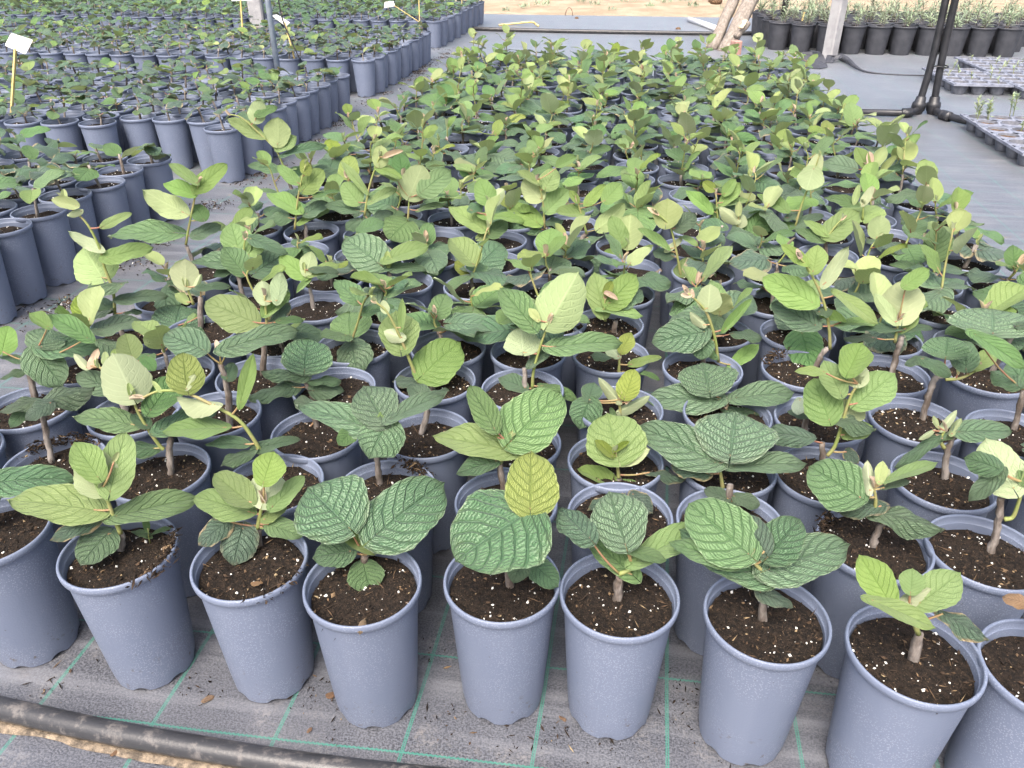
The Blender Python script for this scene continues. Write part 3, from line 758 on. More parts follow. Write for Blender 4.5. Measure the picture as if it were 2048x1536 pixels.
 (3, 10): ('8', [(2010, 1290), (2040, 1100)], [], [(1660, 665, 2050, 905, .42, .5, 'm', 'n'), (1990, 1065, 1800, 950, .85, .6, 'd', ''), (2060, 1060, 1930, 890, .9, .6, 'd', '')], "dark stem at the outer side of the bed with hanging round leaves"),
 (4, 0): ('5', [(930, 560), (905, 500)], [(905, 500), (890, 320), (820, 130), (790, 0), (690, -200), (560, -330), (500, -400)],
          [(800, 215, 660, -10, 1.35, .85, 'y', 'b'), (780, -10, 555, -130, .45, .7, 'f', 'b'), (820, -190, 1030, -295, .38, .7, 'y', ''), (850, 60, 1180, -40, .5, .55, 'y', 'n'), (600, -350, 410, -395, .6, .8, 'f', ''), (640, -310, 530, -270, .55, .7, 'f', 'b'), (510, -400, 500, -480, .6, .8, 'f', ''),
           (870, 465, 738, 370, .8, .6, 'd', ''), (870, 470, 600, 505, .4, .4, 'o', ''), (960, 390, 1295, 335, .42, .42, 'd', ''), (960, 270, 650, 300, .5, .4, 'd', ''), (985, 490, 1110, 470, .5, .4, 'd', '')],
          "tallest sapling by the aisle, long curved shoot with pale leaves up to its tip"),
 (4, 6): ('7', [(930, 990), (930, 960)], [(935, 980), (940, 860)], [(960, 795, 1030, 655, .85, .85, 'Y', ''), (930, 835, 838, 738, .75, .6, 'm', 'b'), (1040, 900, 1268, 835, .38, .5, 'y', ''), (1100, 955, 1250, 1005, .35, .4, 'm', ''), (870, 850, 720, 800, .6, .3, 'd', '')],
          "sapling with a small crinkled yellow leaf standing above thin stalks"),
 (4, 7): ('7', [(1600, 920), (1605, 850)], [(1720, 880), (1690, 680), (1630, 500), (1560, 410), (1480, 340)], [(1640, 455, 1655, 275, 1.1, .9, 'f', 'b'), (1780, 615, 1975, 398, .28, .8, 'y', ''), (1680, 835, 1478, 680, .32, .6, 'm', ''), (1605, 645, 1210, 710, .78, .55, 'd', 'n'), (1590, 700, 1590, 855, 1.2, .7, 'd', ''), (1830, 905, 2032, 745, .48, .65, 'y', ''), (1840, 655, 2060, 665, .55, .4, 'd', ''), (1500, 360, 1425, 350, .6, .8, 'p', ''), (1520, 370, 1510, 305, .5, .8, 'p', ''), (1600, 590, 1500, 490, .5, .7, 'f', 'b')],
          "tall sapling with hairy yellow-green shoot, pale top leaf and pink curled tip"),
 (4, 8): ('8', [(410, 930), (450, 830), (500, 770)], [(520, 780), (510, 600), (460, 380), (350, 150), (290, 70)],
          [(375, 412, 5, 205, .58, .65, 'y', 'n'), (400, 592, 75, 405, .62, .58, 'd', 'n'), (430, 485, 542, 470, .8, .5, 'd', ''), (610, 565, 400, 525, .65, .2, 'y', ''), (600, 585, 885, 560, .45, .25, 'y', ''), (585, 345, 888, 560, .36, .55, 'y', 'n'), (490, 252, 655, -5, .42, .9, 'f', 'b'), (390, 162, 425, -35, .85, .8, 'y', ''), (330, 105, 145, -45, .42, .7, 'y', ''), (280, 60, 260, -10, .5, .8, 'p', '')],
          "tall leafy sapling with alternating lime leaves up a curved green shoot"),
 (4, 9): ('8', [(1010, 980), (1045, 820), (1085, 680)], [(1030, 730), (1060, 560)], [(1090, 535, 1115, 245, 1.08, .9, 'f', 'b'), (1120, 275, 1295, 145, .7, .7, 'y', 'n'), (1030, 565, 875, 355, .42, .8, 'y', 'b'), (1090, 635, 1218, 525, .5, .7, 'y', ''), (1030, 622, 705, 605, .32, .35, 'd', ''), (1120, 622, 1325, 600, .38, .4, 'd', ''), (850, 690, 645, 680, .45, .5, 'o', '')],
          "slender grey stem with one big pale round leaf facing out"),
 (4, 10): ('8', [(2000, 690), (1990, 600)], [], [(1800, 655, 1805, 450, 2.0, .3, 'd', 'n'), (2000, 600, 2150, 560, .6, .4, 'd', '')], "sapling with one very wide flat dark leaf over the outer pots"),
 (5, 6): ('7', [(900, 640), (910, 560)], [(830, 560), (820, 460), (830, 380)], [(810, 490, 745, 185, .68, .75, 'y', 'n'), (870, 415, 1065, 195, .78, .8, 'y', 'n'), (800, 470, 1110, 505, .42, .35, 'y', ''), (835, 350, 880, 248, .7, .8, 'Y', 'c'), (830, 340, 925, 390, .4, .6, 'p', ''), (960, 430, 1120, 300, .7, .5, 'd', '')],
          "lime sapling with rounded leaves around a reddish cupped centre"),
}
ZO.update({'S': (440, 180, .39904), 'T': (900, 180, .39904), 'U': (1350, 180, .39904)})
HAND.update({
 (3, 2): ('P', [(1265, 1230), (1255, 1100)], [(1275, 1130), (1265, 960), (1255, 850)], [(1185, 1005, 915, 880, .78, .62, 'y', 'n'), (1260, 885, 1240, 768, 1.0, .85, 'f', 'b'), (1262, 965, 1400, 842, .5, .5, 'y', ''), (1330, 880, 1350, 720, .6, .8, 'm', 'b'), (1345, 1000, 1475, 985, .5, .4, 'm', ''), (1300, 1010, 1400, 890, .5, .7, 'o', '')],
          "sapling with a broad ribbed lime leaf on a thin stem, fourth row"),
 (4, 1): ('P', [(870, 1040), (882, 860)], [(840, 905), (800, 800)], [(790, 795, 790, 645, 1.05, .9, 'f', 'b'), (880, 805, 1045, 785, .42, .4, 'd', ''), (800, 890, 735, 845, .8, .7, 'f', ''), (850, 800, 885, 728, .42, .8, 'f', 'b'), (735, 1030, 760, 898, 1.8, .42, 'd', 'n')],
          "sapling with a cream hooded top leaf over a wide dark lower leaf"),
 (5, 1): ('P', [(1095, 810), (1105, 740)], [(1108, 745), (1130, 640), (1140, 520)], [(1110, 605, 1060, 428, .95, .75, 'y', 'n'), (1165, 612, 1182, 528, 1.6, .45, 'y', ''), (1205, 715, 1385, 595, .8, .6, 'd', 'n'), (1135, 672, 835, 640, .42, .42, 'd', ''), (1180, 520, 1375, 592, .5, .45, 'd', 'n'), (1140, 520, 1148, 472, .6, .8, 'p', ''), (1060, 700, 960, 735, .7, .5, 'd', '')],
          "sapling with glossy dark leaves framing a tan bud on upright shoot"),
 (5, 2): ('P', [(1545, 930), (1520, 810)], [(1515, 800), (1490, 700)], [(1490, 740, 1345, 620, .6, .7, 'y', 'n'), (1500, 720, 1530, 600, .8, .85, 'y', 'b'), (1530, 730, 1685, 665, .5, .5, 'y', ''), (1520, 760, 1445, 835, .4, .5, 'y', ''), (1540, 700, 1680, 700, .5, .3, 'd', '')],
          "lime tuft of overlapping leaves on a twig stem, sixth row by the aisle"),
 (6, 0): ('P', [(800, 620), (800, 560)], [(795, 555), (815, 440), (850, 270), (870, 200)], [(725, 485, 352, 470, .5, .42, 'm', 'n'), (770, 360, 560, 255, .7, .62, 'y', 'b'), (860, 228, 1030, 82, .5, .8, 'y', 'n'), (850, 190, 700, 82, .42, .7, 'y', ''), (835, 255, 668, 195, .6, .6, 'y', ''), (900, 405, 850, 318, 1.0, .7, 'm', ''), (850, 500, 990, 430, .6, .5, 'd', '')],
          "aisle-edge sapling with fan of tall lime leaves and one long drooping leaf"),
 (6, 3): ('S', [(850, 960), (845, 900)], [], [(790, 865, 630, 735, 1.0, .62, 'd', 'n'), (840, 850, 1038, 772, .5, .5, 'y', 'n'), (850, 892, 1028, 890, .5, .35, 'd', 'n'), (840, 892, 666, 855, .55, .35, 'd', 'n'), (845, 880, 838, 810, .55, .85, 'f', '')],
          "sapling with a quilted dark leaf upright behind a flat pair and cream bud"),
 (10, 0): ('S', [(330, 480), (322, 400)], [(322, 390), (280, 300), (200, 220), (110, 140), (50, 122)], [(290, 268, 290, 143, 1.08, .9, 'y', 'b'), (290, 292, 378, 232, .7, .75, 'y', ''), (178, 150, 203, 56, .95, .9, 'y', 'b'), (190, 122, 282, 78, .5, .6, 'm', ''), (205, 232, 42, 138, .42, .6, 'y', ''), (330, 325, 522, 268, .38, .42, 'd', 'n'), (300, 402, 142, 368, .42, .42, 'd', ''), (330, 430, 420, 470, .6, .4, 'd', '')],
          "arching aisle-side shoot with a pale round leaf hanging over the gap"),
 (8, 1): ('S', [(430, 745), (430, 680)], [(375, 700), (385, 590), (400, 490), (430, 370)], [(388, 602, 238, 512, .5, .42, 'y', ''), (440, 420, 415, 348, .8, .8, 'Y', ''), (420, 500, 515, 400, .8, .75, 'y', ''), (385, 462, 290, 378, .55, .8, 'y', 'n'), (410, 662, 548, 582, .42, .45, 'y', ''), (435, 620, 532, 555, .65, .5, 'd', ''), (340, 640, 190, 635, .5, .4, 'd', ''), (480, 530, 600, 498, .42, .3, 'm', '')],
          "many-stalked sapling with a curled yellow leaf at its top, ninth row"),
 (8, 2): ('S', [(700, 760), (690, 660)], [(725, 630), (745, 500), (775, 400), (800, 335)], [(692, 562, 618, 465, .95, .85, 'y', 'n'), (790, 390, 908, 435, .48, .5, 'y', ''), (800, 372, 806, 278, .92, .9, 'f', ''), (722, 500, 608, 358, .25, .8, 'y', ''), (760, 560, 882, 488, .42, .5, 'y', ''), (692, 652, 632, 692, .9, .5, 'd', ''), (750, 652, 862, 598, .55, .5, 'd', ''), (680, 602, 528, 568, .48, .4, 'd', ''), (830, 335, 915, 308, .35, .7, 'p', '')],
          "upright sapling with folded lime leaves and orange-pink side tip"),
 (8, 3): ('S', [(960, 720), (945, 650)], [(942, 655), (948, 540)], [(950, 532, 1012, 382, 1.02, .9, 'y', 'b'), (1020, 505, 1150, 398, .72, .7, 'm', 'n'), (940, 660, 850, 740, 1.5, .42, 'm', 'n'), (1000, 602, 1118, 570, .42, .4, 'm', ''), (960, 662, 1072, 660, .45, .4, 'd', ''), (880, 440, 775, 372, .5, .5, 'y', '')],
          "sapling with a pale raised leaf above a broad two-lobed flat leaf"),
})
HAND2 = [
 ((1105, 456), ('T', [(490, 740), (480, 690)], [(475, 700), (465, 560), (440, 450)], [(450, 545, 370, 455, 1.0, .8, 'y', 'b'), (480, 490, 530, 398, 1.05, .8, 'y', 'n'), (432, 662, 288, 562, .6, .55, 'y', 'n'), (490, 602, 590, 508, .8, .7, 'y', ''), (440, 470, 338, 408, .42, .6, 'y', ''), (430, 692, 298, 660, .7, .5, 'd', ''), (490, 662, 565, 648, .7, .5, 'd', ''), (545, 380, 630, 335, .6, .6, 'y', '')],
   "full lime sapling with layered upright leaves in the middle of the bed")),
 ((1182, 462), ('T', [(700, 760), (690, 710)], [(685, 720), (660, 630), (640, 560)], [(655, 622, 535, 615, .62, .5, 'y', ''), (690, 562, 778, 472, .5, .7, 'y', ''), (750, 692, 870, 578, .6, .72, 'y', 'b'), (780, 552, 855, 468, .9, .75, 'y', 'n'), (750, 740, 555, 738, .38, .3, 'd', ''), (640, 560, 600, 505, .6, .8, 'Y', 'c')],
   "splayed lime sapling with reddish stalks in the middle of the bed")),
 ((976, 487), ('T', [(200, 790), (195, 750)], [(195, 750), (190, 560)], [(195, 562, 148, 448, .92, .8, 'y', 'n'), (200, 562, 268, 498, .82, .85, 'f', 'b'), (160, 692, 0, 582, .5, .5, 'y', 'n'), (175, 630, 362, 635, .42, .25, 'y', ''), (150, 742, 288, 682, .42, .45, 'y', ''), (200, 722, 285, 658, .8, .6, 'm', ''), (100, 600, 160, 560, .8, .5, 'd', '')],
   "two-tiered lime sapling with leaves held level at its waist")),
 ((972, 541), ('T', [(120, 930), (130, 890)], [], [(140, 892, 255, 765, 1.15, .52, 'd', 'n'), (110, 915, 28, 860, 1.0, .8, 'Y', ''), (120, 900, 40, 800, .7, .4, 'd', '')],
   "sapling with a broad rounded dark leaf like a paddle, mid bed")),
 ((1316, 540), ('T', [(1060, 950), (1060, 900)], [(1160, 945), (1130, 790), (1100, 680), (1040, 620)], [(1080, 672, 1090, 552, 1.25, .85, 'f', ''), (1080, 792, 948, 704, .3, .6, 'y', ''), (1090, 802, 1162, 748, .42, .6, 'f', 'b'), (1140, 932, 1255, 858, .9, .7, 'y', 'n'), (1130, 692, 1232, 618, .8, .7, 'd', ''), (1040, 622, 990, 588, .35, .8, 'p', ''), (1110, 830, 1020, 800, .8, .6, 'd', 'k')],
   "arched pink hairy shoot crowned by a veined cream-yellow leaf")),
 ((1252, 522), ('T', [(890, 900), (885, 840)], [(885, 850), (890, 770)], [(890, 772, 905, 628, 1.12, .92, 'y', 'b'), (860, 762, 810, 632, .7, .85, 'y', ''), (850, 905, 1015, 775, .32, .7, 'y', 'n'), (800, 902, 598, 868, .5, .42, 'd', 'n'), (850, 860, 780, 800, .8, .6, 'y', '')],
   "sapling with a smooth pale shield-like leaf beside a slanting blade leaf")),
 ((1590, 460), ('U', [(595, 720), (600, 690)], [(600, 690), (640, 560), (690, 430), (722, 330)], [(692, 396, 660, 500, 1.25, .9, 'y', 'b'), (690, 410, 725, 320, .82, .9, 'f', 'b'), (600, 682, 742, 618, .5, .4, 'd', ''), (590, 682, 468, 712, .5, .4, 'm', ''), (552, 598, 418, 518, .45, .5, 'y', ''), (560, 640, 640, 600, .6, .4, 'd', '')],
   "slim straight pole-like green shoot with two round pale leaves on top")),
 ((1709, 476), ('U', [(915, 835), (955, 660)], [(940, 650), (945, 580)], [(940, 652, 930, 565, 1.55, .28, 'y', 'n'), (900, 572, 757, 528, .48, .5, 'm', 'n'), (940, 572, 990, 485, .5, .85, 'f', 'b'), (900, 562, 922, 478, .42, .85, 'f', '')],
   "dark-stemmed sapling with a flat wide pale leaf and cream tip")),
 ((1662, 492), ('U', [(760, 800), (755, 760)], [(750, 765), (790, 700), (835, 648)], [(770, 722, 920, 605, .75, .62, 'y', 'n'), (750, 722, 652, 648, .42, .6, 'y', ''), (725, 752, 606, 688, .5, .5, 'm', ''), (835, 650, 860, 630, .5, .8, 'p', '')],
   "sapling with pinkish forked tip lying on a big lime leaf")),
 ((1422, 420), ('U', [(220, 690), (216, 660)], [(215, 660), (205, 520)], [(170, 602, 60, 502, .42, .6, 'y', ''), (240, 562, 325, 465, .6, .75, 'y', 'n'), (230, 582, 362, 543, .4, .4, 'y', ''), (190, 502, 143, 462, .9, .8, 'Y', 'c'), (210, 642, 158, 558, .6, .6, 'm', ''), (200, 662, 103, 640, .5, .4, 'd', ''), (250, 520, 300, 450, .7, .8, 'y', '')],
   "compact lime sapling with cupped top and spreading lower leaves, outer half of bed")),
 ((1450, 465), ('U', [(235, 795), (240, 680)], [(300, 720), (320, 650)], [(370, 717, 455, 612, 1.05, .8, 'm', 'n'), (320, 682, 332, 622, 1.25, .88, 'f', 'b'), (318, 625, 322, 560, .55, .85, 'f', ''), (310, 652, 226, 588, .6, .7, 'f', 'b'), (240, 690, 110, 650, .6, .4, 'd', '')],
   "sapling with pointed whitish bud beside a round mid-green leaf")),
 ((1733, 364), ('U', [(985, 480), (985, 440)], [(990, 450), (960, 385)], [(960, 382, 908, 288, .6, .75, 'y', ''), (1000, 382, 1052, 288, .62, .8, 'f', ''), (1040, 402, 1108, 333, .42, .7, 'f', ''), (1060, 422, 1162, 365, .5, .5, 'd', ''), (890, 392, 738, 360, .7, .45, 'd', 'n'), (980, 370, 975, 310, .6, .8, 'p', '')],
   "rosette of pinkish young leaves on several red stalks near outer edge")),
]
LM['Y'] = leaf_mat("leaf_yellow_green", (0.235, 0.31, 0.06), (0.10, 0.165, 0.025), (0.34, 0.39, 0.18), 0.25, 0.48, 0.6, 0.7)

WORDS = ["zero", "first", "second", "third", "fourth", "fifth", "sixth", "seventh", "eighth", "ninth", "tenth", "eleventh", "twelfth", "thirteenth", "fourteenth", "fifteenth", "sixteenth", "seventeenth", "eighteenth", "nineteenth"]
def ordw(n):
    if n < 20: return WORDS[n]
    t, r = divmod(n, 10)
    base = {2: ("twentieth", "twenty"), 3: ("thirtieth", "thirty"), 4: ("fortieth", "forty"), 5: ("fiftieth", "fifty"), 6: ("sixtieth", "sixty")}[t]
    return base[0] if r == 0 else base[1] + "-" + WORDS[r]

def in_view(x, y, margin=110, z0=0.0, z1=0.33):
    best = False
    for z in (z0, POT_H, z1):
        if y < 0.2: continue
        px, py = proj((x, y, z))
        if -margin * 1.0 / max(0.6, y) < px < 2048 + margin / max(0.6, y) and -20 < py < 1536 + 90:
            best = True
    return best

def lod_of(y):
    return 0 if y < 1.75 else (1 if y < 4.2 else 2)

def hand_plant(root, spec, pot_c, rng):
    zk, stem, shoot, leaves, label = spec
    ox, oy, sc = ZO[zk]
    o = root.location
    P = lambda x, y: (ox + x * sc, oy + y * sc)
    yb = pot_c.y
    r = []
    if stem:
        g = on_z(*P(*stem[0]), SOIL_Z)
        dx, dy = g.x - pot_c.x, g.y - pot_c.y
        d = math.hypot(dx, dy)
        if d > 0.05:
            g.x, g.y = pot_c.x + dx * 0.05 / d, pot_c.y + dy * 0.05 / d
        yb = g.y
        g.z = SOIL_Z - 0.01
        r = [g] + [on_y(*P(*q), yb + 0.0) for q in stem[1:]]
        woody(root, [q - o for q in r], rng.uniform(0.0052, 0.0068), rng, 0)
    s = [on_y(*P(*q), yb - 0.004) for q in shoot]
    nodes = []
    for L in ([r[max(0, len(r) - 2)], r[-1]] if r else [], s):
        if len(L) > 1:
            sp_ = smooth_path(L, 6)
            nodes += sp_[len(sp_) // 2:] if L is not s else sp_
    if not nodes:
        nodes = [Vector((pot_c.x, pot_c.y, SOIL_Z))]
    pets = []
    for (bx, by, tx, ty, ratio, t, mat, fl) in leaves:
        B = on_y(*P(bx, by), yb - 0.006)
        camv = (Vector((0, 0, CH)) - B).normalized()
        n = (UP * (1 - t) + camv * t).normalized()
        d = ray(*P(tx, ty))
        q = Vector((0, 0, CH))
        den = d.dot(n)
        T = q + d * ((B - q).dot(n) / den)
        L = (T - B)
        if L.length > 0.24:
            L = L * (0.24 / L.length)
        nn = -n if 'b' in fl else n
        st = 'n' if 'n' in fl else 'k' if 'k' in fl else 'c' if 'c' in fl else None
        add_leaf(root, B - o, L, nn, L.length * 1.03, ratio, mat, 0, rng, st)
        a = min(nodes, key=lambda k: (k - B).length + 1.2 * max(0, k.z - B.z))
        if (a - B).length > 0.004:
            pets.append((a - o, B - o))
    if s:
        d = (s[-1] - s[-2])
        bud(root, s[-1] - o, d + UP * 0.02, 0.022, 'p' if rng.random() < 0.5 else 'f', 1, rng)
    shoot_mesh(root, [q - o for q in s], 0.0038, pets, 0)

LOOKS = []
def gen_plant(root, rng, lod, vigor=1.0):
    """A random sapling of the main bed; returns words on its look."""
    sx, sy = rng.uniform(-.012, .012), rng.uniform(-.012, .012)
    hs = rng.uniform(0.03, 0.075)
    a = rng.uniform(0, 6.28)
    base = Vector((sx, sy, SOIL_Z - 0.01))
    top = base + Vector((math.cos(a) * hs * 0.2, math.sin(a) * hs * 0.2, hs + 0.01))
    woody(root, [base, (base + top) / 2 + Vector((rng.uniform(-.004, .004), rng.uniform(-.004, .004), 0)), top], rng.uniform(0.0042, 0.0062), rng, lod)
    tall = rng.random() < 0.22
    ls = rng.uniform(0.07, 0.13) * vigor if tall else rng.uniform(0.02, 0.055) * vigor
    a2 = rng.uniform(0, 6.28)
    lean = rng.uniform(0.05, 0.4)
    node = base.lerp(top, rng.uniform(0.75, 0.97))
    s = [node, node + Vector((math.cos(a2) * lean * 0.5 * ls + 0.006 * math.cos(a2), math.sin(a2) * lean * 0.5 * ls + 0.006 * math.sin(a2), ls * 0.5)),
         node + Vector((math.cos(a2) * lean * ls * 1.2, math.sin(a2) * lean * ls * 1.2, ls))]
    if tall:
        s.append(s[-1] + Vector((rng.uniform(-.02, .02), rng.uniform(-.02, .02), ls * 0.18)))
    pets = []
    az = rng.uniform(0, 6.28)
    nd = rng.choice((2, 3, 3, 4))
    dk = rng.random()
    for k in range(nd):
        az += 2.4 + rng.uniform(-.5, .5)
        el = rng.uniform(0.05, 0.75)
        pl = rng.uniform(0.015, 0.04)
        o = Vector((math.cos(az), math.sin(az), 0))
        B = node + o * pl * math.cos(el) + UP * pl * math.sin(el)
        e2 = rng.uniform(-0.35, 0.35)
        mat = rng.choices('domd', (5, 2, 2.0, 2))[0] if dk < 0.7 else rng.choices('dmy', (3, 4, 1))[0]
        dv = o * math.cos(e2) + UP * math.sin(e2) + Vector((rng.uniform(-.25, .25), rng.uniform(-.25, .25), 0))
        nr = UP + o * rng.uniform(-.3, .25) + Vector((rng.uniform(-.35, .35), rng.uniform(-.35, .35), 0))
        add_leaf(root, B, dv, nr, rng.uniform(0.066, 0.118), rng.uniform(0.82, 1.12), mat, lod, rng)
        pets.append((node, B))
    path = smooth_path(s, 6)
    nl = rng.choice((3, 4, 5)) if tall else rng.choice((1, 2, 3, 3))
    fresh = 0
    for k in range(nl):
        az += 2.4 + rng.uniform(-.4, .4)
        f = (k + 0.6) / nl if tall else rng.uniform(0.5, 1)
        pt = path[min(len(path) - 1, int(f * (len(path) - 1)))]
        el = rng.uniform(0.35, 1.15)
        pl = rng.uniform(0.012, 0.035)
        o = Vector((math.cos(az), math.sin(az), 0))
        B = pt + o * pl * math.cos(el) + UP * pl * math.sin(el)
        e2 = rng.uniform(0.1, 1.15)
        L = rng.uniform(0.068, 0.105) * (1 - 0.4 * f if tall else rng.uniform(.6, 1))
        mat = rng.choices('yYfm', (4, .5, 1, 3))[0] if f < 0.8 else rng.choices('yYf', (3, 1, 3))[0]
        fresh += 1
        dv = o * math.cos(e2) + UP * math.sin(e2)
        nr = -o * math.sin(e2) + UP * math.cos(e2) + Vector((rng.uniform(-.3, .3), rng.uniform(-.3, .3), 0))
        add_leaf(root, B, dv, nr, L, rng.uniform(0.75, 1.05), mat, lod, rng)
        pets.append((pt, B))
    red = rng.random() < 0.5
    bud(root, path[-1], s[-1] - s[-2] + UP * 0.02, rng.uniform(0.020, 0.032), 'p' if red else 'f', lod, rng)
    shoot_mesh(root, s, 0.0032, pets, lod)
    return ("tall-shooted" if tall else "low") + (" pink-budded" if red else " pale-budded")

def gen_cutting(root, rng, lod, big=1.0):
    hs = rng.uniform(0.045, 0.085) * big
    a = rng.uniform(0, 6.28)
    base = Vector((rng.uniform(-.015, .015), rng.uniform(-.015, .015), SOIL_Z - 0.01))
    top = base + Vector((math.cos(a) * hs * 0.25, math.sin(a) * hs * 0.25, hs + 0.01))
    woody(root, [base, (base + top) / 2, top], rng.uniform(0.0042, 0.006), rng, lod)
    az = rng.uniform(0, 6.28)
    pets = []
    n = rng.choice((2, 3, 4, 4, 5, 5))
    lime = False
    for k in range(n):
        az += 2.2 + rng.uniform(-.5, .5)
        el = rng.uniform(0.2, 1.1)
        pl = rng.uniform(0.012, 0.04)
        o = Vector((math.cos(az), math.sin(az), 0))
        nd = base.lerp(top, rng.uniform(0.75, 1.0))
        B = nd + o * pl * math.cos(el) + UP * pl * math.sin(el)
        e2 = rng.uniform(-0.45, 0.5)
        mat = rng.choices('odmyf', (4, 4, 2.0, 1.2, .2))[0]
        lime = lime or mat in 'yf'
        dv = o * math.cos(e2) + UP * math.sin(e2)
        nr = UP + Vector((rng.uniform(-.45, .45), rng.uniform(-.45, .45), 0))
        add_leaf(root, B, dv, nr, rng.uniform(0.045, 0.088) * big, rng.uniform(0.75, 1.1), mat, lod, rng)
        pets.append((nd, B))
    if rng.random() < 0.35:
        bud(root, top, UP, rng.uniform(0.012, 0.022), rng.choice('pyo'), lod, rng)
    shoot_mesh(root, [], 0.002, pets, lod, "petioles")
    return ("nearly bare" if n == 2 else "sparse" if n == 3 else "leafy") + (" lime-leaved" if lime else " dark-leaved")

# ------------------------------------------------------------------ main bed: 12 columns x 30 rows
main_n = 0
def grid_spot(r, c):
    rng = random.Random(77000 + r * 37 + c)
    u = -1.14 + 0.193 * c + rng.uniform(-.008, .008) + (0.012 if r % 2 else -0.012)
    w = 0.79 + 0.178 * r + rng.uniform(-.007, .007) + 0.022 * (c - 5) / 6
    return bed(u, w)
for rim, spec in HAND2:                                       # the grid pot nearest to the rim seen in the photograph
    p = on_z(*rim, POT_H)
    k = min(((r, c) for r in range(5, 22) for c in range(12) if (r, c) not in HAND), key=lambda k: math.hypot(grid_spot(*k)[0] - p.x, grid_spot(*k)[1] - p.y))
    HAND[k] = spec
def soil_clump(root, ang, seed):
    rng = random.Random(seed)
    b = MB()
    for _ in range(170):
        a = ang + rng.gauss(0, .28)
        r = 0.074 + rng.gauss(0.004, .006)
        b.add(*shard(rng, (r * math.cos(a), r * math.sin(a), 0.238 + abs(rng.gauss(0, .006)) + (0.006 if abs(r - .08) < .004 else 0)), rng.uniform(.001, .0034), .5, rng.uniform(1, 4)))
    tag(put("soil_clump", mesh("soil_clump", b.v, b.f, mats=[M_CRUMB], smooth=False), root), kind='stuff')
CLUMPS = {(0, 2): (0.1, -0.5), (1, 1): (1.4, 2.2), (1, 4): (1.0,), (1, 8): (2.5,), (4, 8): (2.2,), (0, 3): (-0.7,)}
for r in range(30):
    for c in range(12):
        rng = random.Random(1000 + r * 37 + c)
        if (r, c) in RIMS:
            p = on_z(*RIMS[r, c], POT_H)
            x, y = p.x, p.y
        else:
            x, y = grid_spot(r, c)
        if not in_view(x, y):
            continue
        lod = lod_of(y)
        root = empty("potted_sapling", (x, y, 0))
        add_pot(root, lod, rng, rng.uniform(-.006, .006))
        root.rotation_euler.z = 0
        if (r, c) in HAND:
            hand_plant(root, HAND[r, c], Vector((x, y, 0)), rng)
            label = HAND[r, c][4]
            for q, a in enumerate(CLUMPS.get((r, c), ())):
                soil_clump(root, a, r * 31 + c * 7 + q)
        else:
            look = gen_plant(root, rng, lod, 1.15)
            label = f"{look} kiwi sapling, {ordw(r + 1)} row behind the front pipe, {ordw(c + 1)} pot from the aisle"
        tag(root, label, "potted plant", "kiwi saplings in the leafy main bed")
        main_n += 1

# ------------------------------------------------------------------ the bed across the aisle: smaller cuttings in four blocks
spots = []
for bi, (w0, dw, nw, u0, nm) in enumerate(((1.76, .166, 8, -1.955, "near"), (3.50, .168, 10, -1.905, "second"), (5.69, .168, 11, -1.93, "third"), (8.27, .168, 15, -2.04, "far"))):
    for k in range(nw):
        for j in range(34):
            rng = random.Random(9000 + bi * 4000 + k * 60 + j)
            u = u0 - 0.187 * j + rng.uniform(-.008, .008) + (0.02 if k % 2 else 0) - (0.1 if (bi == 1 and k == 0 and j > 0) else 0)
            w = w0 + dw * k + rng.uniform(-.006, .006) + (0.03 * rng.random() if k == 0 else 0)
            x, y = bed(u, w)
            if bi == 1 and k == 0 and j in (1, 2): continue
            if in_view(x, y, 60, 0.05, 0.32) and (proj((x, y, 0.27))[1] > -8):
                spots.append((y, bi, k, j, x, nm))
spots.sort()
rest = spots[300:]
for y, bi, k, j, x, nm in spots[:300]:
    rng = random.Random(20000 + bi * 4000 + k * 60 + j)
    lod = 1 if y < 3.6 else 2
    root = empty("potted_cutting", (x, y, 0))
    add_pot(root, lod, rng, rng.uniform(-.008, .003))
    look = gen_cutting(root, rng, lod, 1.22 if bi == 0 else 1.0)
    tag(root, f"{look} cutting across the aisle, {nm} block, {ordw(k + 1)} row, {ordw(j + 1)} pot from aisle", "potted cutting", "small kiwi cuttings across the aisle")

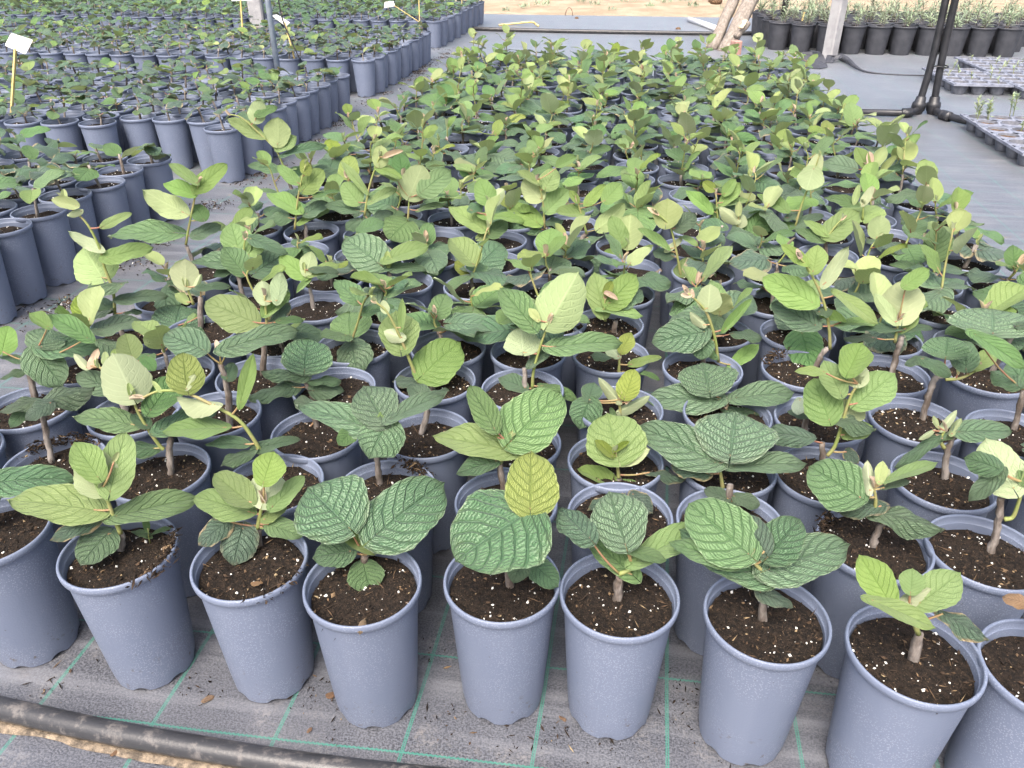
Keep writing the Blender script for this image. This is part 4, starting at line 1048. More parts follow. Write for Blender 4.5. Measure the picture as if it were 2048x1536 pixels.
def far_mass(rest):
    LO = [SHAPES[s, i, 2] for s in 'nk' for i in (0, 1)]
    def arr(me):
        v = np.empty(len(me.vertices) * 3); me.vertices.foreach_get("co", v)
        uvs = np.full((len(me.vertices), 2), 0.3)
        if me.uv_layers:
            d = np.empty(len(me.loops) * 2, dtype=np.float32); me.uv_layers[0].data.foreach_get("uv", d)
            li = np.empty(len(me.loops), dtype=np.int32); me.loops.foreach_get("vertex_index", li)
            uvs[li] = d.reshape(-1, 2)
        return v.reshape(-1, 3), [tuple(p.vertices) for p in me.polygons], uvs
    LA = [arr(m) for m in LO]
    pv, pf, _ = arr(POTS[2]); sv, sf, _ = arr(SOILS[0])
    V, F, MI, UV, n = [], [], [], [], 0
    def add(v, f, mi, uv=None):
        nonlocal n
        UV.append(uv if uv is not None else np.full((len(v), 2), 0.3))
        V.append(v); F.extend(tuple(i + n for i in q) for q in f); MI.extend([mi] * len(f)); n += len(v)
    for y, bi, k, j, x, nm in rest:
        rng = random.Random(50000 + bi * 4000 + k * 60 + j)
        o = np.array((x, y, 0.0))
        add(pv + o, pf, 0)
        add(sv + o + np.array((0, 0, SOIL_Z)), sf, 1)
        b = MB()
        hs = rng.uniform(.05, .09)
        b.tube([(x, y, SOIL_Z), (x + rng.uniform(-.02, .02), y, SOIL_Z + hs)], 0.005, 5)
        add(np.array(b.v), b.f, 2)
        az = rng.uniform(0, 6.28)
        for q in range(rng.choice((3, 4, 4, 5))):
            az += 2.3 + rng.uniform(-.5, .5)
            ov = Vector((math.cos(az), math.sin(az), 0))
            B = Vector((x, y, SOIL_Z + hs * rng.uniform(.8, 1.25))) + ov * rng.uniform(.01, .035)
            e2 = rng.uniform(-.4, .7)
            M = leaf_matrix(B, ov * math.cos(e2) + UP * math.sin(e2), UP + Vector((rng.uniform(-.5, .5), rng.uniform(-.5, .5), 0)), rng.uniform(.05, .09), rng.uniform(.8, 1.1))
            M = np.array(M)
            lv, lf, luv = LA[rng.randrange(4)]
            add(lv @ M[:3, :3].T + M[:3, 3], lf, rng.choices((3, 4, 5, 6), (5, 5, 1.5, .6))[0], luv)
    me = mesh("far_cuttings", np.concatenate(V), F, np.concatenate(UV), mats=[M_POT, M_SOIL, M_WOOD, LM['o'], LM['d'], LM['m'], LM['y']], matidx=MI)
    return tag(put("far_potted_cuttings", me), "mass of distant potted cuttings at the back of the far block", "potted cuttings", None, "stuff")
if rest:
    far_mass(rest)

# ------------------------------------------------------------------ PART2
# ------------------------------------------------------------------ foreground pipe
b = MB()
pp = [on_z(*q, 0.0165) for q in ((-260, 1352), (-100, 1393), (0, 1416), (200, 1460), (400, 1496), (600, 1528), (800, 1552), (1000, 1570), (1200, 1580))]
b.tube(smooth_path(pp, 8), 0.0172, 20)
tag(b.build("irrigation_pipe", M_PIPE), "thick dusty black pipe lying on the cloth in front of the pots", "pipe")
def sand_deposit():
    rng = random.Random(5)
    P = smooth_path(pp, 10)
    v, f = [], []
    for i, p in enumerate(P):
        d = (P[min(i + 1, len(P) - 1)] - P[max(i - 1, 0)]).normalized()
        s = Vector((d.y, -d.x, 0))
        wd = 0.004 + 0.009 * max(0, mnoise.noise(Vector((i * 0.21, 3, 0))) + 0.4)
        for t, h in ((0.010, 0.001), (0.0165, 0.004), (0.0165 + wd * 0.5, 0.0025), (0.016 + wd, 0.0008)):
            q = p + s * t * (1 + 0.1 * rng.random())
            v.append((q.x, q.y, h))
    for i in range(len(P) - 1):
        for k in range(3):
            a = i * 4 + k
            f.append((a, a + 1, a + 5, a + 4))
    tag(put("sand_drift", mesh("sand_drift", v, f, mats=[M_DRIFT])), "thin drift of pale sand along the black pipe", "sand", None, "stuff")
sand_deposit()

# ------------------------------------------------------------------ crumbs, scraps, weed
def crumbs(name, spots, n, mat, size, label, cat, seed, fib=0.3):
    rng = random.Random(seed)
    b = MB()
    for _ in range(n):
        x0, y0, r = rng.choice(spots)
        a, q = rng.uniform(0, 6.28), r * rng.random() ** 0.8
        s = rng.uniform(*size)
        b.add(*shard(rng, (x0 + q * math.cos(a), y0 + q * math.sin(a), 0.002 + s * 0.3), s, 0.5, rng.uniform(2, 5) if rng.random() < fib else 1.1))
    o = put(name, mesh(name, b.v, b.f, mats=[mat], smooth=False))
    tag(o, label, cat, None, "stuff")
aisle = []
rng = random.Random(77)
for k in range(46):
    w = rng.uniform(1.9, 8.2)
    x, y = bed(-1.83 + rng.uniform(-.03, .05), w)
    aisle.append((x, y, rng.uniform(0.05, 0.16)))
crumbs("spilled_soil", aisle, 2600, M_CRUMB, (0.0012, 0.005), "dark soil crumbs spilled along the foot of the cuttings block", "soil", 3)
crumbs("spilled_perlite", aisle, 420, M_PERL, (0.001, 0.0034), "white grains spilled along the foot of the cuttings block", "grains", 4, 0.0)
front = [(on_z(px, py, 0).x, on_z(px, py, 0).y, 0.05) for px, py in ((250, 1290), (420, 1360), (620, 1380), (700, 1440), (900, 1430), (1000, 1490), (1120, 1470), (1380, 1440), (1230, 1500), (1460, 1540), (850, 1320), (1380, 1380), (1680, 1330), (100, 1380))]
crumbs("floor_grit", front, 340, M_CRUMB, (0.0006, 0.0026), "fine soil grit scattered between the front pots", "grit", 6)
def scrap(px, py, size, rot, label, mat='b', z=0.004):
    p = on_z(px, py, z)
    d = Vector((math.cos(rot), math.sin(rot), 0.05))
    o = put("dry_leaf_scrap", SHAPES['k', int(px) % 3, 1], mat=LM[mat], mw=leaf_matrix(p, d, UP + Vector((0.2, -0.3, 0)), size, 0.55))
    tag(o, label, "leaf scrap", "dry scraps lying around the front pots")
for q in ((655, 1392, 0.018, 0.4, "dark brown scrap beside the foot of a front pot"), (615, 1464, 0.010, 1.0, "small tan chip on the cloth near the green lines"),
          (405, 1402, 0.018, 0.6, "narrow beige shred on cloth between pipe and pots"), (140, 1344, 0.008, 2.0, "tiny brown chip on a green line by the pipe"),
          (222, 1510, 0.012, 0.7, "yellowish sliver on the cloth in front of the pipe"), (1130, 1440, 0.012, 2.4, "crumpled tan bit beside the stubby-stemmed front pot")):
    scrap(*q)
for px, py, s, r_, lb in ((728, 1242, 0.020, -1.7, "dry strip hanging over the rim of the wing-leaved pot"), (505, 1168, 0.014, 0.3, "tan bark flake on soil below the reddish leaf"), (1320, 1120, 0.014, 1.0, "reddish brown bark chip on the second-row soil")):
    scrap(px, py, s, r_, lb, 'b', 0.236 if py < 1200 else 0.243)
def weed():
    p = on_z(300, 1085, SOIL_Z)
    root = empty("weed_seedling", p)
    rng = random.Random(12)
    sp_ = [Vector((0, 0, -.002)), Vector((0.002, -.002, .014)), Vector((0.004, 0, .03))]
    b = MB(); b.tube(sp_, 0.0012, 5); b.build("stem", M_SHOOT, root)
    for a, e, L, z in ((2.9, .2, .032, .012), (0.2, .35, .036, .014), (1.9, 1.1, .028, .028), (4.4, .5, .020, .02)):
        o = Vector((math.cos(a), math.sin(a), 0))
        add_leaf(root, Vector((0.002, 0, z)), o * math.cos(e) + UP * math.sin(e), UP * math.cos(e) - o * math.sin(e), L, .42, 'm', 1, rng, 'n')
    tag(root, "tiny jagged green weed growing in the soil beside the light green sapling", "weed")
weed()

# ------------------------------------------------------------------ tags, poles and hoses of the cuttings block
def plate(root, name, corners, y, mat, th=0.002):
    P = [on_y(*c, y) for c in corners]
    c = sum(P, Vector()) / len(P)
    Q = []
    for i, p in enumerate(P):                                   # cut corners
        a, d = P[i - 1], P[(i + 1) % len(P)]
        Q += [p.lerp(a, .12), p.lerp(c, .035), p.lerp(d, .12)]
    n = len(Q)
    v = [q - root.location for q in Q] + [q - root.location + Vector((0, th, 0)) for q in Q]
    f = [tuple(range(n)), tuple(range(2 * n - 1, n - 1, -1))] + [(i, (i + 1) % n, n + (i + 1) % n, n + i) for i in range(n)]
    put(name, mesh(name, v, f, mats=[mat], smooth=False), root)
def stick(root, name, a, c, y, wpx, mat, y2=None):
    A, B = on_y(*a, y), on_y(*c, y2 or y)
    d = B - A
    wd = wpx * (A.y * CP + (CH - A.z) * SP) / FPX
    R = d.to_track_quat('Z', 'Y').to_matrix()
    b = MB(); b.box((A + B) / 2 - root.location, (wd, wd * 0.45, d.length), R)
    put(name, mesh(name, b.v, b.f, mats=[mat], smooth=False), root)
def tag_thing(base, y, corners, st, wpx, label):
    root = empty("plant_tag", on_y(*base, y))
    if corners: plate(root, "tag_plate", corners, y - 0.004, M_TAG)
    for a, c in st: stick(root, "stake", a, c, y, wpx, M_STAKE)
    tag(root, label, "plant tag", "white plant tags on wooden stakes")
tag_thing((22, 240), 4.08, [(22, 66), (66, 80), (51, 109), (9, 91)], [((22, 243), (31, 96))], 7, "large white tag tilted on a stake, nearest the aisle's cuttings front rows")
tag_thing((487, 84), 7.23, [(462, -14), (502, -16), (503, 1), (463, 2)], [((487, 86), (481, -4))], 5, "white tag plate on a stake beside the square concrete post")
tag_thing((591, 122), 6.08, [(543, 31), (554, 29), (580, 45), (572, 53)], [((591, 125), (570, 44))], 5, "white tag seen edge-on leaning beside the blue tube")
tag_thing((842, 44), 7.8, [(769, 4), (787, 2), (790, 12), (768, 16)], [((842, 46), (784, 8))], 2.2, "white tag on a stake slanting low beside an upright stake")
tag_thing((840, 64), 7.7, None, [((840, 66), (837, -20))], 3.5, "upright yellowish stake without plate at the corner of the third block")
tag_thing((924, 20), 10.1, None, [((924, 24), (923, -30))], 3.0, "short yellowish stake at the far back of the cuttings")
def post(name, x, y, w, h, mat, rot, label, cat, taper=1.0):
    b = MB()
    v, f = [], []
    for z in (-0.05, 0.05, h * 0.33, h * 0.66, h):
        for k in range(4):
            for e in (-1, 1):                                   # chamfered square
                a = rot + k * math.pi / 2 + e * 0.13 + math.pi / 4
                v.append((x + w * 0.707 * math.cos(a), y + w * 0.707 * math.sin(a), z))
    for i in range(4):
        for k in range(8):
            f.append((i * 8 + k, i * 8 + (k + 1) % 8, i * 8 + 8 + (k + 1) % 8, i * 8 + 8 + k))
    f.append(tuple(range(32, 40)))
    tag(put(name, mesh(name, v, f, mats=[mat], smooth=False)), label, cat)
p = on_z(515, 36, .25); post("concrete_post", p.x, p.y, .125, 2.6, M_CONC, 0.1, "square grey concrete post standing among the distant cuttings", "post")
p = on_z(556, 145, .22)
b = MB(); b.tube([(p.x, p.y, -.02), (p.x, p.y, 1.2), (p.x - .01, p.y, 2.6)], 0.0185, 14)
tag(b.build("metal_tube", M_METAL), "slim blue-grey metal tube rising between two blocks of cuttings", "tube")
b = MB(); b.tube(smooth_path([on_y(552, -40, 5.9), on_y(559, 12, 5.9), on_y(567, 45, 5.9), on_y(582, 80, 5.9), on_y(599, 117, 5.9)], 5), 0.0048, 8)
tag(b.build("drip_hose", M_PIPE), "thin black drip hose hanging down into the cuttings", "hose")

# ------------------------------------------------------------------ posts and props on the right
p = on_z(1662, 116, 0.0)
WP = p
post("white_post", p.x, p.y + .05, .098, 2.6, M_CONC, 0.62, "whitish square concrete post with torn cloth at its foot", "post")
def flap(name, px, z, label):
    P = [on_z(x, y, zz) for (x, y), zz in zip(px, z)]
    c = sum(P, Vector()) / len(P)
    rng = random.Random(len(px) * 7 + int(px[0][0]))
    v, f = [c + Vector((0, 0, .012))], []
    n = len(P)
    for ring in (0.4, 0.75, 1.0):
        for q in P:
            v.append(c.lerp(q, ring) + Vector((rng.uniform(-.01, .01), rng.uniform(-.01, .01), rng.uniform(-.008, .014) * (ring < 1))))
    for i in range(n):
        f.append((0, 1 + i, 1 + (i + 1) % n))
        for r_ in range(2):
            a, d = 1 + r_ * n + i, 1 + r_ * n + (i + 1) % n
            f.append((a, a + n, d + n, d))
    me = mesh(name, v, f, mats=[M_BLACKP], smooth=False)
    o = put(name, me)
    sm = o.modifiers.new("thickness", 'SOLIDIFY'); sm.thickness = 0.003
    tag(o, label, "cloth flap", "torn cloth flaps around the white post")
flap("cloth_flap", [(1600, 128), (1612, 134), (1640, 137), (1655, 134), (1650, 122), (1648, 112), (1640, 104), (1620, 100), (1608, 104)], [.02, .01, .005, .01, .03, .03, .08, .12, .10], "stiff torn cloth corner standing up on the bed side of the white post")
flap("cloth_flap", [(1650, 124), (1664, 126), (1672, 121), (1682, 116), (1684, 110), (1670, 112), (1655, 110)], [.01, .004, .02, .04, .06, .05, .04], "crumpled black cloth collar tucked around the white post's foot")
b = MB()
b.tube(smooth_path([on_z(1680, 113, .02), on_z(1696, 121, .03), on_z(1712, 134, .02), on_z(1735, 144, .008), on_z(1790, 149, .006), on_z(1850, 151, .006), on_z(1880, 153, .005)], 5), [.03, .03, .028, .026, .026, .024, .022, .02, .018, .016, .014, .012, .01, .008, .008, .007, .007, .006] + [.005] * 13, 8)
tag(b.build("cloth_seam", M_BLACKP), "dark rolled cloth edge running from the white post to the trays", "cloth edge")
def beam(root, name, a, c, y, y2, wpx, depth, mat, seed):
    A, B = on_y(*a, y), on_y(*c, y2)
    d = B - A
    wd = wpx * (A.y * CP + (CH - A.z) * SP) / FPX
    R = d.to_track_quat('Z', 'Y').to_matrix()
    rng = random.Random(seed)
    v, f, n = [], [], 10
    for i in range(9):
        p = A.lerp(B, i / 8)
        j = Vector((rng.uniform(-.006, .006), rng.uniform(-.006, .006), 0))
        for k in range(n):
            t = 2 * math.pi * k / n
            cx, cy = math.cos(t), math.sin(t)
            e = max(abs(cx), abs(cy)) ** 0.55
            r_ = 1 + 0.05 * mnoise.noise(Vector((i * .6, k * 1.3, seed)))
            v.append(p + j - root.location + R @ Vector((cx / e * wd / 2 * r_, cy / e * depth / 2 * r_, 0)))
    for i in range(8):
        for k in range(n):
            f.append((i * n + k, i * n + (k + 1) % n, (i + 1) * n + (k + 1) % n, (i + 1) * n + k))
    f += [tuple(range(n - 1, -1, -1)), tuple(range(8 * n, 9 * n))]
    put(name, mesh(name, v, f, mats=[mat]), root)
root = empty("timber_prop", on_z(1450, 108, 0))
beam(root, "beam", (1424, 100), (1478, -26), 8.38, 8.75, 21, .09, M_TIMBER, 1)
beam(root, "beam", (1446, 110), (1514, -26), 8.26, 8.62, 30, .10, M_TIMBER, 2)
beam(root, "brace_offcut", (1472, 74), (1496, 46), 8.2, 8.3, 12, .05, M_TIMBER, 3)
beam(root, "broken_end", (1482, 56), (1491, 41), 8.18, 8.25, 9, .02, M_RAWWOOD, 4)
tag(root, "pair of weathered timber beams leaning together beside the black pots", "timber prop")
p = on_z(1470, 108, 0)
b = MB(); b.box((p.x, p.y, 0.055), (0.075, .1, .13), Matrix.Rotation(.3, 3, 'Z'))
o = b.build("brick", M_BRICK, smooth=False); o.modifiers.new("bevel", 'BEVEL').width = 0.008
tag(o, "reddish brick standing at the foot of the leaning timber beams", "brick")
b = MB(); b.tube([on_z(1378, 39, .03), on_z(1410, 49, .03), on_z(1446, 62, .03)], 0.032, 12)
tag(b.build("white_pipe", M_WHITEP), "white plastic pipe lying on the cloth beyond the main bed", "pipe")
b = MB(); b.tube(smooth_path([on_z(900, 55, .022), on_z(1000, 59, .022), on_z(1150, 62.5, .022), on_z(1300, 65, .022), on_z(1440, 67, .022), on_z(1530, 66, .022)], 5), 0.022, 10)
tag(b.build("ground_pipe", M_PIPE), "long black pipe crossing the cloth behind the main bed", "pipe")
b = MB(); b.tube(smooth_path([on_z(998, 50, .01), on_z(1030, 47, .02), on_z(1062, 44, .05), on_z(1070, 47, .03), on_z(1077, 52, .01)], 3), 0.012, 6)
tag(b.build("wooden_stick", M_STAKE), "bent pale stick lying on the cloth beside the far black pipe", "stick")
q = on_z(1138, 31, 0)
b = MB(); b.tube([Vector((q.x + .05 * math.cos(a), q.y, .11 * math.sin(a) - .01)) for a in [math.pi * k / 10 for k in range(11)]], 0.006, 6)
tag(b.build("wire_loop", M_WIRE), "small rusty wire staple pinning the far edge of the cloth", "wire loop")

# ------------------------------------------------------------------ irrigation riser
def riser():
    base = on_z(1851, 228, 0)
    root = empty("irrigation_riser", base)
    y = base.y
    def seg(name, pts, r_, n=14, mat=M_RISER):
        b = MB(); b.tube([q - base for q in smooth_path(pts, 5)], r_, n); return b.build(name, mat, root)
    for i, (bx, tx, ty, dy) in enumerate(((1838, 1898, -30, 0.02), (1867, 1917, -30, -0.02))):
        B, T = on_y(bx, 210, y + dy * 0.2), on_y(tx, ty, y + dy)
        mid = B.lerp(T, .4) + Vector((0.012 if i == 0 else -.006, 0, 0))
        seg("riser", [B, mid, T], 0.0225)
        d = (mid - B).normalized()
        e = MB()
        R = d.to_track_quat('Z', 'Y').to_matrix()
        prof = [(0.024, .055), (0.030, .05), (0.034, .02), (0.042, .015), (0.044, -.005), (0.042, -.03), (0.036, -.036), (0.032, -.05), (0.026, -.062), (0.0, -.064)]
        e.lathe(prof, 16)
        e.v = [tuple(B - base + R @ Vector(q)) for q in e.v]
        e.build("elbow_nut", M_RISER, root)
    seg("ground_hose", [on_y(1836, 220, y), on_z(1818, 226, .03), on_z(1800, 226, .026), on_z(1760, 225, .024), on_z(1700, 224, .024), on_z(1640, 222, .024)], 0.021)
    seg("ground_hose", [on_y(1869, 220, y), on_z(1882, 228, .03), on_z(1896, 232, .028), on_z(1925, 240, .026), on_z(1960, 248, .024)], 0.022)
    seg("hose_coupling", [on_z(1803, 226, .027), on_z(1812, 226, .028), on_z(1822, 225, .03)], 0.030)
    seg("hose_coupling", [on_z(1882, 229, .029), on_z(1890, 231, .028), on_z(1899, 234, .028)], 0.031)
    t = on_y(1880, 133, y)
    b = MB(); b.tube([t - base + Vector((.052 * math.cos(a), .034 * math.sin(a), 0.004 * math.sin(2 * a))) for a in [2 * math.pi * k / 16 for k in range(17)]], 0.0045, 6)
    b.build("tie", M_RISER, root)
    tag(root, "two black riser pipes tied together above ball-shaped elbows and ground hoses", "riser pipes")
riser()

# ------------------------------------------------------------------ black pots with narrow-leaved seedlings
def black_pot_mesh():
    b = MB()
    b.lathe([(0.085, 0.0), (0.094, 0.08), (0.1065, 0.228), (0.107, 0.232)], 28)
    b.lathe([(0.107, 0.232), (0.112, 0.234), (0.1135, 0.243), (0.112, 0.249), (0.109, 0.250), (0.106, 0.246), (0.104, 0.21)], 28)
    return mesh("black_pot", b.v, b.f, mats=[M_BLACKP])
BPOT = black_pot_mesh()
b = MB(); rr = random.Random(2)
v = [(0, 0, 0.004)] + [(0.105 * i / 4 * math.cos(2 * math.pi * k / 18), 0.105 * i / 4 * math.sin(2 * math.pi * k / 18), rr.uniform(-.004, .004)) for i in range(1, 5) for k in range(18)]
f = [(0, 1 + k, 1 + (k + 1) % 18) for k in range(18)] + [(1 + i * 18 + k, 19 + i * 18 + k, 19 + i * 18 + (k + 1) % 18, 1 + i * 18 + (k + 1) % 18) for i in range(3) for k in range(18)]
BSOIL = mesh("peat_surface", v, f, mats=[M_PEAT])
def narrow(b, B, d, L, w, rng):
    d = d.normalized()
    s = d.cross(UP + Vector((rng.uniform(-.5, .5), rng.uniform(-.5, .5), 0))).normalized()
    n = s.cross(d)
    m = B + d * L * .5 + n * L * .06
    t = B + d * L - n * L * .05
    b.add([B, m + s * w, t, m - s * w, m + n * w * 0.25], [(0, 1, 4), (1, 2, 4), (2, 3, 4), (3, 0, 4)])
SEED = []
for q in range(8):
    rng = random.Random(700 + q)
    st, fo = MB(), MB()
    for k in range(rng.choice((1, 2, 2, 3))):
        a = rng.uniform(0, 6.28)
        B = Vector((math.cos(a) * .015, math.sin(a) * .015, -.005))
        H = rng.uniform(.09, .19)
        T = B + Vector((rng.uniform(-.05, .05), rng.uniform(-.05, .05), H))
        P = smooth_path([B, B.lerp(T, .5) + Vector((rng.uniform(-.012, .012), rng.uniform(-.012, .012), 0)), T], 3)
        st.tube(P, 0.0028, 5)
        for i in range(rng.randint(14, 22)):
            t = rng.uniform(.18, 1.0)
            pt = B.lerp(T, t)
            az = rng.uniform(0, 6.28); el = rng.uniform(-.15, 1.1)
            narrow(fo, pt, Vector((math.cos(az) * math.cos(el), math.sin(az) * math.cos(el), math.sin(el))), rng.uniform(.045, .095), rng.uniform(.004, .0075), rng)
    SEED.append((mesh("seedling_stem", st.v, st.f, mats=[M_WOOD]), mesh("seedling_leaves", fo.v, fo.f, uvs=[(0.4, 0.5)] * len(fo.v), mats=[LM['s']])))
nb = 0
for k in range(8):
    for j in range(18):
        rng = random.Random(31000 + k * 50 + j)
        u = (1.56 if k == 0 else 1.32 + 0.05 * (k % 2)) + 0.231 * j + rng.uniform(-.006, .006)
        w = 8.50 + 0.205 * k + rng.uniform(-.008, .008) + (0.05 if (k == 0 and j == 0) else 0)
        x, y = bed(u, w)
        px, py = proj((x, y, .33))
        if px > 2048 + 20 or py < -6: continue
        root = empty("black_potted_seedling", (x, y, 0))
        put("pot", BPOT, root)
        put("soil", BSOIL, root, loc=(0, 0, .226))
        for q in range(rng.choice((1, 1, 2))):
            q2 = rng.randrange(8)
            lx, ly, rz = rng.uniform(-.04, .04), rng.uniform(-.04, .04), rng.uniform(0, 6.28)
            for nm, me, kd in (("stem", SEED[q2][0], None), ("foliage", SEED[q2][1], "stuff")):
                o = put(nm, me, root, loc=(lx, ly, .226)); o.rotation_euler.z = rz
                if kd: o["kind"] = kd
        tag(root, f"narrow-leaved seedling in black pot, {ordw(k + 1)} row from cloth, {ordw(j + 1)} from the timber prop", "black pot", "black pots of narrow-leaved seedlings")
        nb += 1
stk = empty("bamboo_stake", on_y(1602, 52, 8.5)); stick(stk, "cane", (1601, 53), (1609, 24), 8.5, 4, M_STAKE)
tag(stk, "short pale cane stuck in a front black pot", "cane")
p = on_z(1566, 30, .25)
b = MB(); b.tube([(p.x, p.y, 0), (p.x + .02, p.y, 1.2)], 0.032, 12)
tag(b.build("dark_pipe_post", M_PIPE), "dark upright pipe standing among the black pots", "pipe")

# ------------------------------------------------------------------ cell trays
PU, PW, TH_T = 0.130, 0.152, 0.078
def cell_mesh():
    v, f = [], []
    n = 16
    def sq(a):
        c, s_ = math.cos(a), math.sin(a)
        m = max(abs(c), abs(s_))
        return c / m * PU / 2 * .998, s_ / m * PW / 2 * .998
    rings = [[(*sq(2 * math.pi * (k + .5) / n), 0.0) for k in range(n)]]
    for r_, z in ((0.0605, 0.001), (0.0585, 0.006), (0.054, 0.005)):
        rings.append([(r_ * math.cos(2 * math.pi * (k + .5) / n), r_ * math.sin(2 * math.pi * (k + .5) / n), z) for k in range(n)])
    for R_ in rings: v += R_
    for i in range(len(rings) - 1):
        for k in range(n):
            f.append((i * n + k, i * n + (k + 1) % n, (i + 1) * n + (k + 1) % n, (i + 1) * n + k))
    deck = mesh("cell_deck", v, f, mats=[M_TRAY], smooth=False)
    b = MB()
    b.lathe([(0.0545, .0048), (0.052, -.02), (0.049, -.04)], n)
    b.lathe([(0.058, -.001), (0.050, -.05), (0.043, -TH_T + .003)], n)
    b.lathe([(0.043, -TH_T + .003), (0.0, -TH_T + .004)], n)
    cup = mesh("cell_cup", b.v, b.f, mats=[M_CELL])
    return deck, cup
DECK, CUP = cell_mesh()
rr = random.Random(8)
v = [(0, 0, .003)] + [(0.052 * i / 3 * math.cos(2 * math.pi * k / 12), 0.052 * i / 3 * math.sin(2 * math.pi * k / 12), rr.uniform(-.003, .003)) for i in (1, 2, 3) for k in range(12)]
f = [(0, 1 + k, 1 + (k + 1) % 12) for k in range(12)] + [(1 + i * 12 + k, 13 + i * 12 + k, 13 + i * 12 + (k + 1) % 12, 1 + i * 12 + (k + 1) % 12) for i in range(2) for k in range(12)]
PLUG = mesh("peat_plug", v, f, mats=[M_PEAT])
def tray(u0, w1, nu, nw, label, seed):
    ux, uy = bed(u0, w1)
    root = empty("cell_tray", (ux, uy, 0))
    root.rotation_euler.z = -TH
    rng = random.Random(seed)
    W_, D_ = nu * PU, nw * PW
    b = MB()
    lip = 0.008
    for (cx, cy, dx, dy) in ((W_ / 2, lip / 2, W_ + 2 * lip, lip), (W_ / 2, -D_ - lip / 2, W_ + 2 * lip, lip), (-lip / 2, -D_ / 2, lip, D_), (W_ + lip / 2, -D_ / 2, lip, D_)):
        b.box((cx, cy, TH_T - .006), (dx, dy, .014))
    put("tray_rim", mesh("tray_rim", b.v, b.f, mats=[M_TRAY], smooth=False), root)
    spots_ = []
    for i in range(nu):
        for j in range(nw):
            c = put("cell", DECK, root, loc=((i + .5) * PU, -(j + .5) * PW, TH_T))
            put("cup", CUP, c)
            put("peat", PLUG, c, loc=(0, 0, -.010 + rng.uniform(-.006, .003)))
            spots_.append((u0 + (i + .5) * PU, w1 - (j + .5) * PW, i, j, label))
    tag(root, label, "cell tray", "pale cell trays on the cloth")
    return spots_
TS = []
TS += tray(1.972, 5.237, 7, 2, "pale cell tray touching the riser's ground hose", 1)
TS += tray(1.962, 4.905, 6, 4, "cell tray next to the hose-side tray with sprigs in few cells", 2)
TS += tray(2.285, 7.115, 3, 5, "narrow cell tray between the riser pipes and the black pots", 3)
TS += tray(2.70, 6.98, 6, 5, "cell tray beside the narrow tray, below the black pots' front row", 4)
TS += tray(2.74, 7.78, 7, 5, "cell tray closest to the black pots with thin sprouts", 5)
def sprig(u, w, H, rng, label, dense):
    x, y = bed(u, w)
    root = empty("tray_sprig", (x, y, TH_T - .018))
    st, fo = MB(), MB()
    for q in range(2 if dense else 1):
        B = Vector((rng.uniform(-.01, .01), rng.uniform(-.01, .01), 0))
        T = B + Vector((rng.uniform(-.03, .03), rng.uniform(-.02, .02), H * rng.uniform(.8, 1)))
        st.tube(smooth_path([B, B.lerp(T, .5), T], 2), 0.0022, 5)
        for i in range(26 if dense else 8):
            t = rng.uniform(.3, 1); az = rng.uniform(0, 6.28); el = rng.uniform(0, 1.2)
            narrow(fo, B.lerp(T, t), Vector((math.cos(az) * math.cos(el), math.sin(az) * math.cos(el), math.sin(el))), rng.uniform(.02, .04), rng.uniform(.004, .007), rng)
    put("stem", mesh("sprig_stem", st.v, st.f, mats=[M_SHOOT]), root)
    o = put("foliage", mesh("sprig_leaves", fo.v, fo.f, uvs=[(0.4, 0.5)] * len(fo.v), mats=[LM['s']]), root); o["kind"] = "stuff"
    tag(root, label, "seedling", "sprigs rooted in the cell trays")
rng = random.Random(4)
for i, (px, py, H) in enumerate(((1955, 238, .14), (1975, 240, .13), (2023, 232, .15), (2040, 262, .14))):
    p = on_z(px, py, TH_T); u, w = bed_inv(p.x, p.y)
    sprig(u, w, H, rng, ("pale bushy sprig at the hose end of the nearest tray", "dense feathery sprig beside the pale bushy one", "upright leafy sprig in the middle of the hose-side tray", "leaning sprig in the tray with few sprigs")[i], True)
seen = 0
for (u, w, ci, cj, tl) in TS:
    if w < 5.3 or rng.random() < .45: continue
    x, y = bed(u, w)
    if proj((x, y, .1))[0] > 2050: continue
    seen += 1
    sprig(u, w, rng.uniform(.05, .10), rng, f"thin sprout, {ordw(cj + 1)} row, {ordw(ci + 1)} cell, in the {['narrow tray behind the riser', 'tray beside the narrow one', 'tray closest to black pots'][('beside' in tl) + 2 * ('closest' in tl)]}", False)

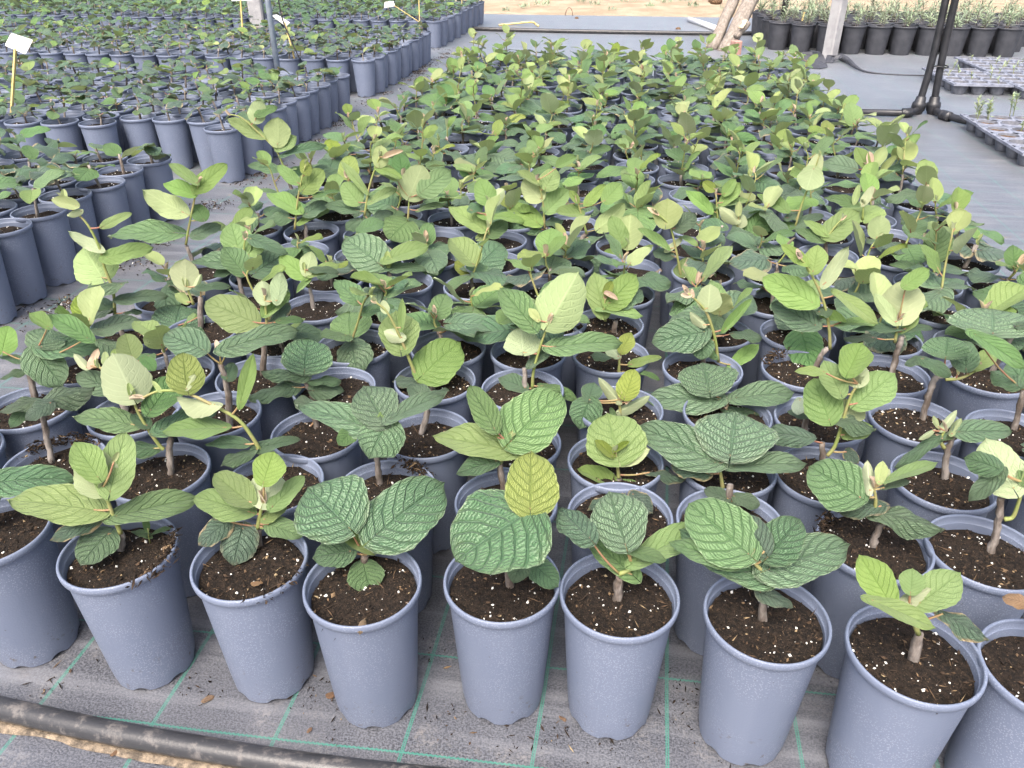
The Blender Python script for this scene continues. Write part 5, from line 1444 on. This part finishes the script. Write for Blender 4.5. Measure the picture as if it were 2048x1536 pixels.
# ------------------------------------------------------------------ weeds and stones on the sand
for i, (px, py, s_) in enumerate(((1082, 10, 1), (1050, 14, .7), (1255, 3, 1.2), (1330, 4, 1.1), (1300, 12, .6), (1385, 12, .8), (1010, 20, .5), (1190, 8, .6), (1448, 20, .7), (1225, 18, .5), (1160, 3, .9), (1370, 2, .8))):
    p = on_z(px, py, 0.0)
    rng = random.Random(60 + i)
    fo = MB()
    for q in range(26):
        az = rng.uniform(0, 6.28); el = rng.uniform(.3, 1.4)
        narrow(fo, Vector((rng.uniform(-.12, .12) * s_, rng.uniform(-.12, .12) * s_, 0)), Vector((math.cos(az) * math.cos(el), math.sin(az) * math.cos(el), math.sin(el))), rng.uniform(.06, .15) * s_, rng.uniform(.006, .014), rng)
    o = put("weed_tuft", mesh("weed_tuft", fo.v, fo.f, uvs=[(0.4, 0.5)] * len(fo.v), mats=[LM['s']]), loc=(p.x, p.y, -.01))
    tag(o, ("broad weed tuft on the sand closest to the last cuttings", "smaller weed beside the broad tuft by the cuttings", "tallest weed on the sand", "wide weed clump next to the tallest weed", "low weed in front of the wide clump", "weed on the sand near the leaning timber",
            "tiny weed at the cloth edge by the cuttings", "low weed on bare sand above the wire staple", "weed right behind the leaning timber", "tiny weed at the cloth edge past the wire staple", "weed between the broad tuft and the tallest weed", "weed beside the dark clods on the sand")[i], "weed", "weeds on the pale sand")
for i, (px, py, s_) in enumerate(((1432, 5, .10), (1424, 3, .07), (1153, 37, .03), (1356, 58, .03))):
    p = on_z(px, py, 0)
    rng = random.Random(90 + i)
    b = MB(); b.lathe([(0.0, s_ * .7), (s_ * .5, s_ * .62), (s_ * .95, s_ * .3), (s_, 0), (s_ * .8, -.02)], 10)
    b.v = [tuple(Vector(q) * (1 + .25 * mnoise.noise(Vector(q) * 20 + Vector((i, 0, 0))))) for q in b.v]
    tag(b.build("stone", M_PEAT, loc=p), ("large dark clod on the sand beyond the timber prop", "smaller dark clod beside the large one on the sand", "small dark lump on the cloth near the wire staple", "small dark lump on the cloth near the white pipe")[i], "clod")
print("main", main_n, "left", len(spots), "black", nb, "sprouts", seen)
